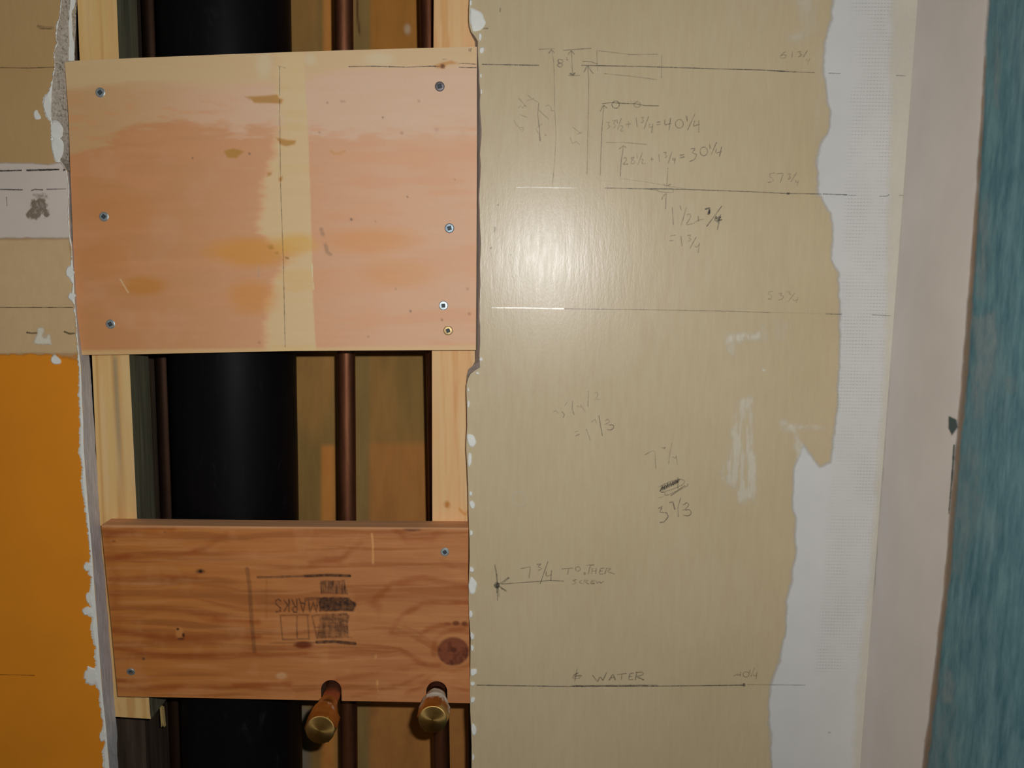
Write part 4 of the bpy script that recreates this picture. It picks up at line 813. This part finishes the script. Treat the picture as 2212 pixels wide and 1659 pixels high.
note('pencil_note', E_, [[(225, 350), (262, 335), (285, 375)], ([(320, 345), (350, 378), (335, 415)], 2.6, .5), [(385, 240), (350, 285)], ([(437, 228), (433, 320), (455, 385)], 2.4, .45), [(485, 285), (515, 300), (540, 290)], [(520, 270), (575, 350)], ([(610, 122), (604, 300)], 2.4, .45), [(682, 145), (705, 130), (712, 175), (680, 215), (742, 215)],
     ([(470, 612), (515, 590)], 2.6, .55), [(460, 570), (500, 555)], ([(585, 535), (630, 660)], 2.4, .5), [(640, 465), (685, 425), (695, 475)], ([(722, 388), (740, 500), (762, 612)], 2.6, .6), ([(790, 445), (825, 428), (838, 465), (785, 490)], 2.2, .45), ([(835, 492), (880, 490), (886, 525), (850, 550), (815, 540)], 2.8, .65)], 'faint pencil sum 3 3/4 over 2 = 1 7/8', .32)
zz = []
for i in range(26):
    u = i/25; zz += [(1380+u*190, 1215-u*95+18*math.sin(i*2.1)), (1400+u*205, 1165-u*85+14*math.cos(i*1.7))]
note('pencil_note', E_, [([(1215, 820), (1310, 770), (1335, 785), (1335, 880), (1342, 972)], 2.4, .42), ([(1400, 742), (1447, 735), (1425, 757)], 3, .4), ([(1517, 685), (1492, 800), (1480, 918)], 2.2, .35), ([(1522, 838), (1550, 856), (1567, 838)], 2.2, .38), ([(1560, 818), (1577, 930)], 2.2, .38),
     (zz, 2.6, .75), ([(1375, 1165), (1490, 1110), (1600, 1080), (1660, 1095), (1640, 1140), (1500, 1200), (1400, 1225)], 2.6, .6), ([(1580, 1060), (1580, 1185)], 2.6, .6), ([(1690, 1130), (1690, 1150), (1600, 1200), (1500, 1262)], 2.6, .55), ([(1395, 1220), (1440, 1225), (1438, 1258), (1480, 1250), (1560, 1215), (1660, 1150)], 2.6, .6), ([(1365, 1282), (1400, 1280), (1440, 1255)], 2.2, .4),
     ([(1370, 1400), (1415, 1374), (1383, 1440), (1460, 1445), (1477, 1490), (1430, 1547), (1383, 1552)], 2.8, .72), ([(1490, 1337), (1526, 1325), (1548, 1412)], 3.4, .75), ([(1612, 1283), (1580, 1390), (1585, 1495)], 2.4, .58), ([(1640, 1362), (1680, 1333), (1702, 1360), (1660, 1410), (1630, 1420)], 2.6, .65), ([(1660, 1415), (1712, 1412), (1730, 1455), (1692, 1482), (1640, 1472)], 2.8, .7)], 'pencilled 7 3/4, a scribble and 3 7/8')
note('pencil_note', F_, [([(122, 125), (135, 210), (140, 260), (142, 370)], 2.6, .6), ([(131, 150), (147, 280), (152, 345)], 2.2, .5), ([(137, 190), (137, 320)], 3, .5), (circ(137, 266, 16), 4, .9), (circ(140, 266, 6), 6, .95), ([(150, 260), (220, 212)], 3, .7), ([(165, 258), (225, 218)], 2.4, .55), ([(150, 272), (205, 308)], 3, .7), ([(165, 285), (196, 303)], 3, .6), ([(170, 258), (420, 240), (500, 233), (595, 238)], 2.4, .7),
     ([(302, 152), (366, 140), (357, 216)], 2.6, .65), ([(410, 125), (442, 119), (416, 140), (447, 150), (420, 167)], 2.6, .65), ([(486, 103), (432, 257)], 2.4, .7), ([(475, 172), (473, 206), (512, 195)], 2.6, .65), ([(509, 164), (505, 238)], 2.6, .65),
     [(578, 155), (657, 148)], [(627, 152), (620, 192)], circ(690, 155, 17, 15), circ(737, 186, 6, 6), [(745, 130), (802, 127)], [(776, 130), (760, 190)], [(790, 150), (784, 190)], [(816, 147), (812, 190)], [(787, 170), (815, 168)], [(872, 148), (845, 151), (835, 190), (866, 188)], [(838, 170), (860, 168)], [(885, 150), (874, 190)], [(885, 150), (917, 153), (888, 172), (942, 190)],
     [(682, 227), (656, 233), (682, 250), (650, 263)], [(718, 231), (698, 245), (720, 257)], [(736, 230), (729, 259)], [(736, 230), (762, 234), (738, 246), (767, 259)], [(807, 231), (785, 233), (778, 256), (806, 254)], [(780, 243), (800, 242)], [(812, 236), (824, 254), (838, 240), (848, 254), (866, 238)]], 'pencilled arrow and 7 3/4 TO OTHER SCREW', .5)
note('pencil_note', F_, [([(694, 864), (662, 878), (652, 898), (690, 906), (722, 880), (665, 888)], 2.8, .6), ([(686, 833), (668, 922)], 2.4, .6), ([(788, 878), (824, 926), (842, 888), (860, 918), (887, 860)], 2.8, .65), ([(903, 916), (930, 870), (946, 914)], 2.8, .65), [(914, 898), (942, 895)], ([(958, 876), (1022, 868)], 2.8, .65), ([(990, 872), (987, 912)], 2.8, .65), ([(1072, 866), (1045, 868), (1035, 913), (1070, 909)], 2.8, .65), [(1040, 890), (1062, 888)],
     ([(1092, 860), (1082, 914)], 2.8, .65), ([(1084, 862), (1130, 859), (1142, 874), (1090, 890), (1142, 914)], 2.8, .8)], 'pencilled centreline mark and the word WATER', .6)
note('pencil_note', F_, [[(1752, 888), (1785, 868), (1780, 882)], [(1775, 881), (1802, 876)], [(1801, 858), (1797, 892)], circ(1838, 875, 21, 18), [(1866, 843), (1862, 870)], [(1897, 828), (1870, 892)], [(1890, 868), (1889, 886), (1913, 880)], [(1913, 858), (1905, 910)]], 'pencilled 40 1/4', .5)
note('smudge', (0, 0, 1), [([(1081, 17), (1080, 26)], 4, .5), ([(1043, 62), (1055, 61)], 4, .5), ([(1074, 442), (1078, 443)], 3, .6), ([(1070, 490), (1068, 502)], 5, .3), ([(1060, 534), (1062, 538)], 6, .4), ([(1103, 549), (1104, 552)], 3, .5), ([(1100, 595), (1112, 600), (1110, 612)], 2.5, .2), ([(1789, 1582), (1795, 1583)], 4, .4)], 'small dark scuffs on the right sheet')
strokes('pencil_line', LEFT, dl, [([(0, 146), (60, 147), (118, 145)], 2, .6), ([(-200, 146), (0, 146)], 2, .6), ([(-160, 369), (0, 369), (47, 368)], 3.6, .95), ([(57, 368), (100, 367), (128, 366)], 3.6, .95), ([(136, 367), (141, 367)], 4, .9), ([(-160, 410), (0, 409), (49, 410)], 2.8, .85), ([(67, 412), (75, 409), (93, 410)], 3, .8), ([(100, 409), (143, 408)], 2.6, .65),
     ([(14, 425), (15, 445)], 2, .5), ([(-160, 664), (0, 664), (100, 664), (158, 664)], 2.2, .75), ([(57, 718), (70, 720), (80, 719)], 4, .8), ([(138, 716), (150, 721), (162, 720)], 4, .7), ([(-160, 1456), (0, 1457), (75, 1459)], 1.8, .6)], 'blackmark', (0, 0, 1), 0.0011, 'dark level lines on the left sheet')
strokes('smudge', LEFT, dl, [([(80, 56), (95, 60), (116, 60)], 7, .28), ([(84, 62), (112, 62)], 3, .3)], 'blackmark', (0, 0, 1), 0.0006)
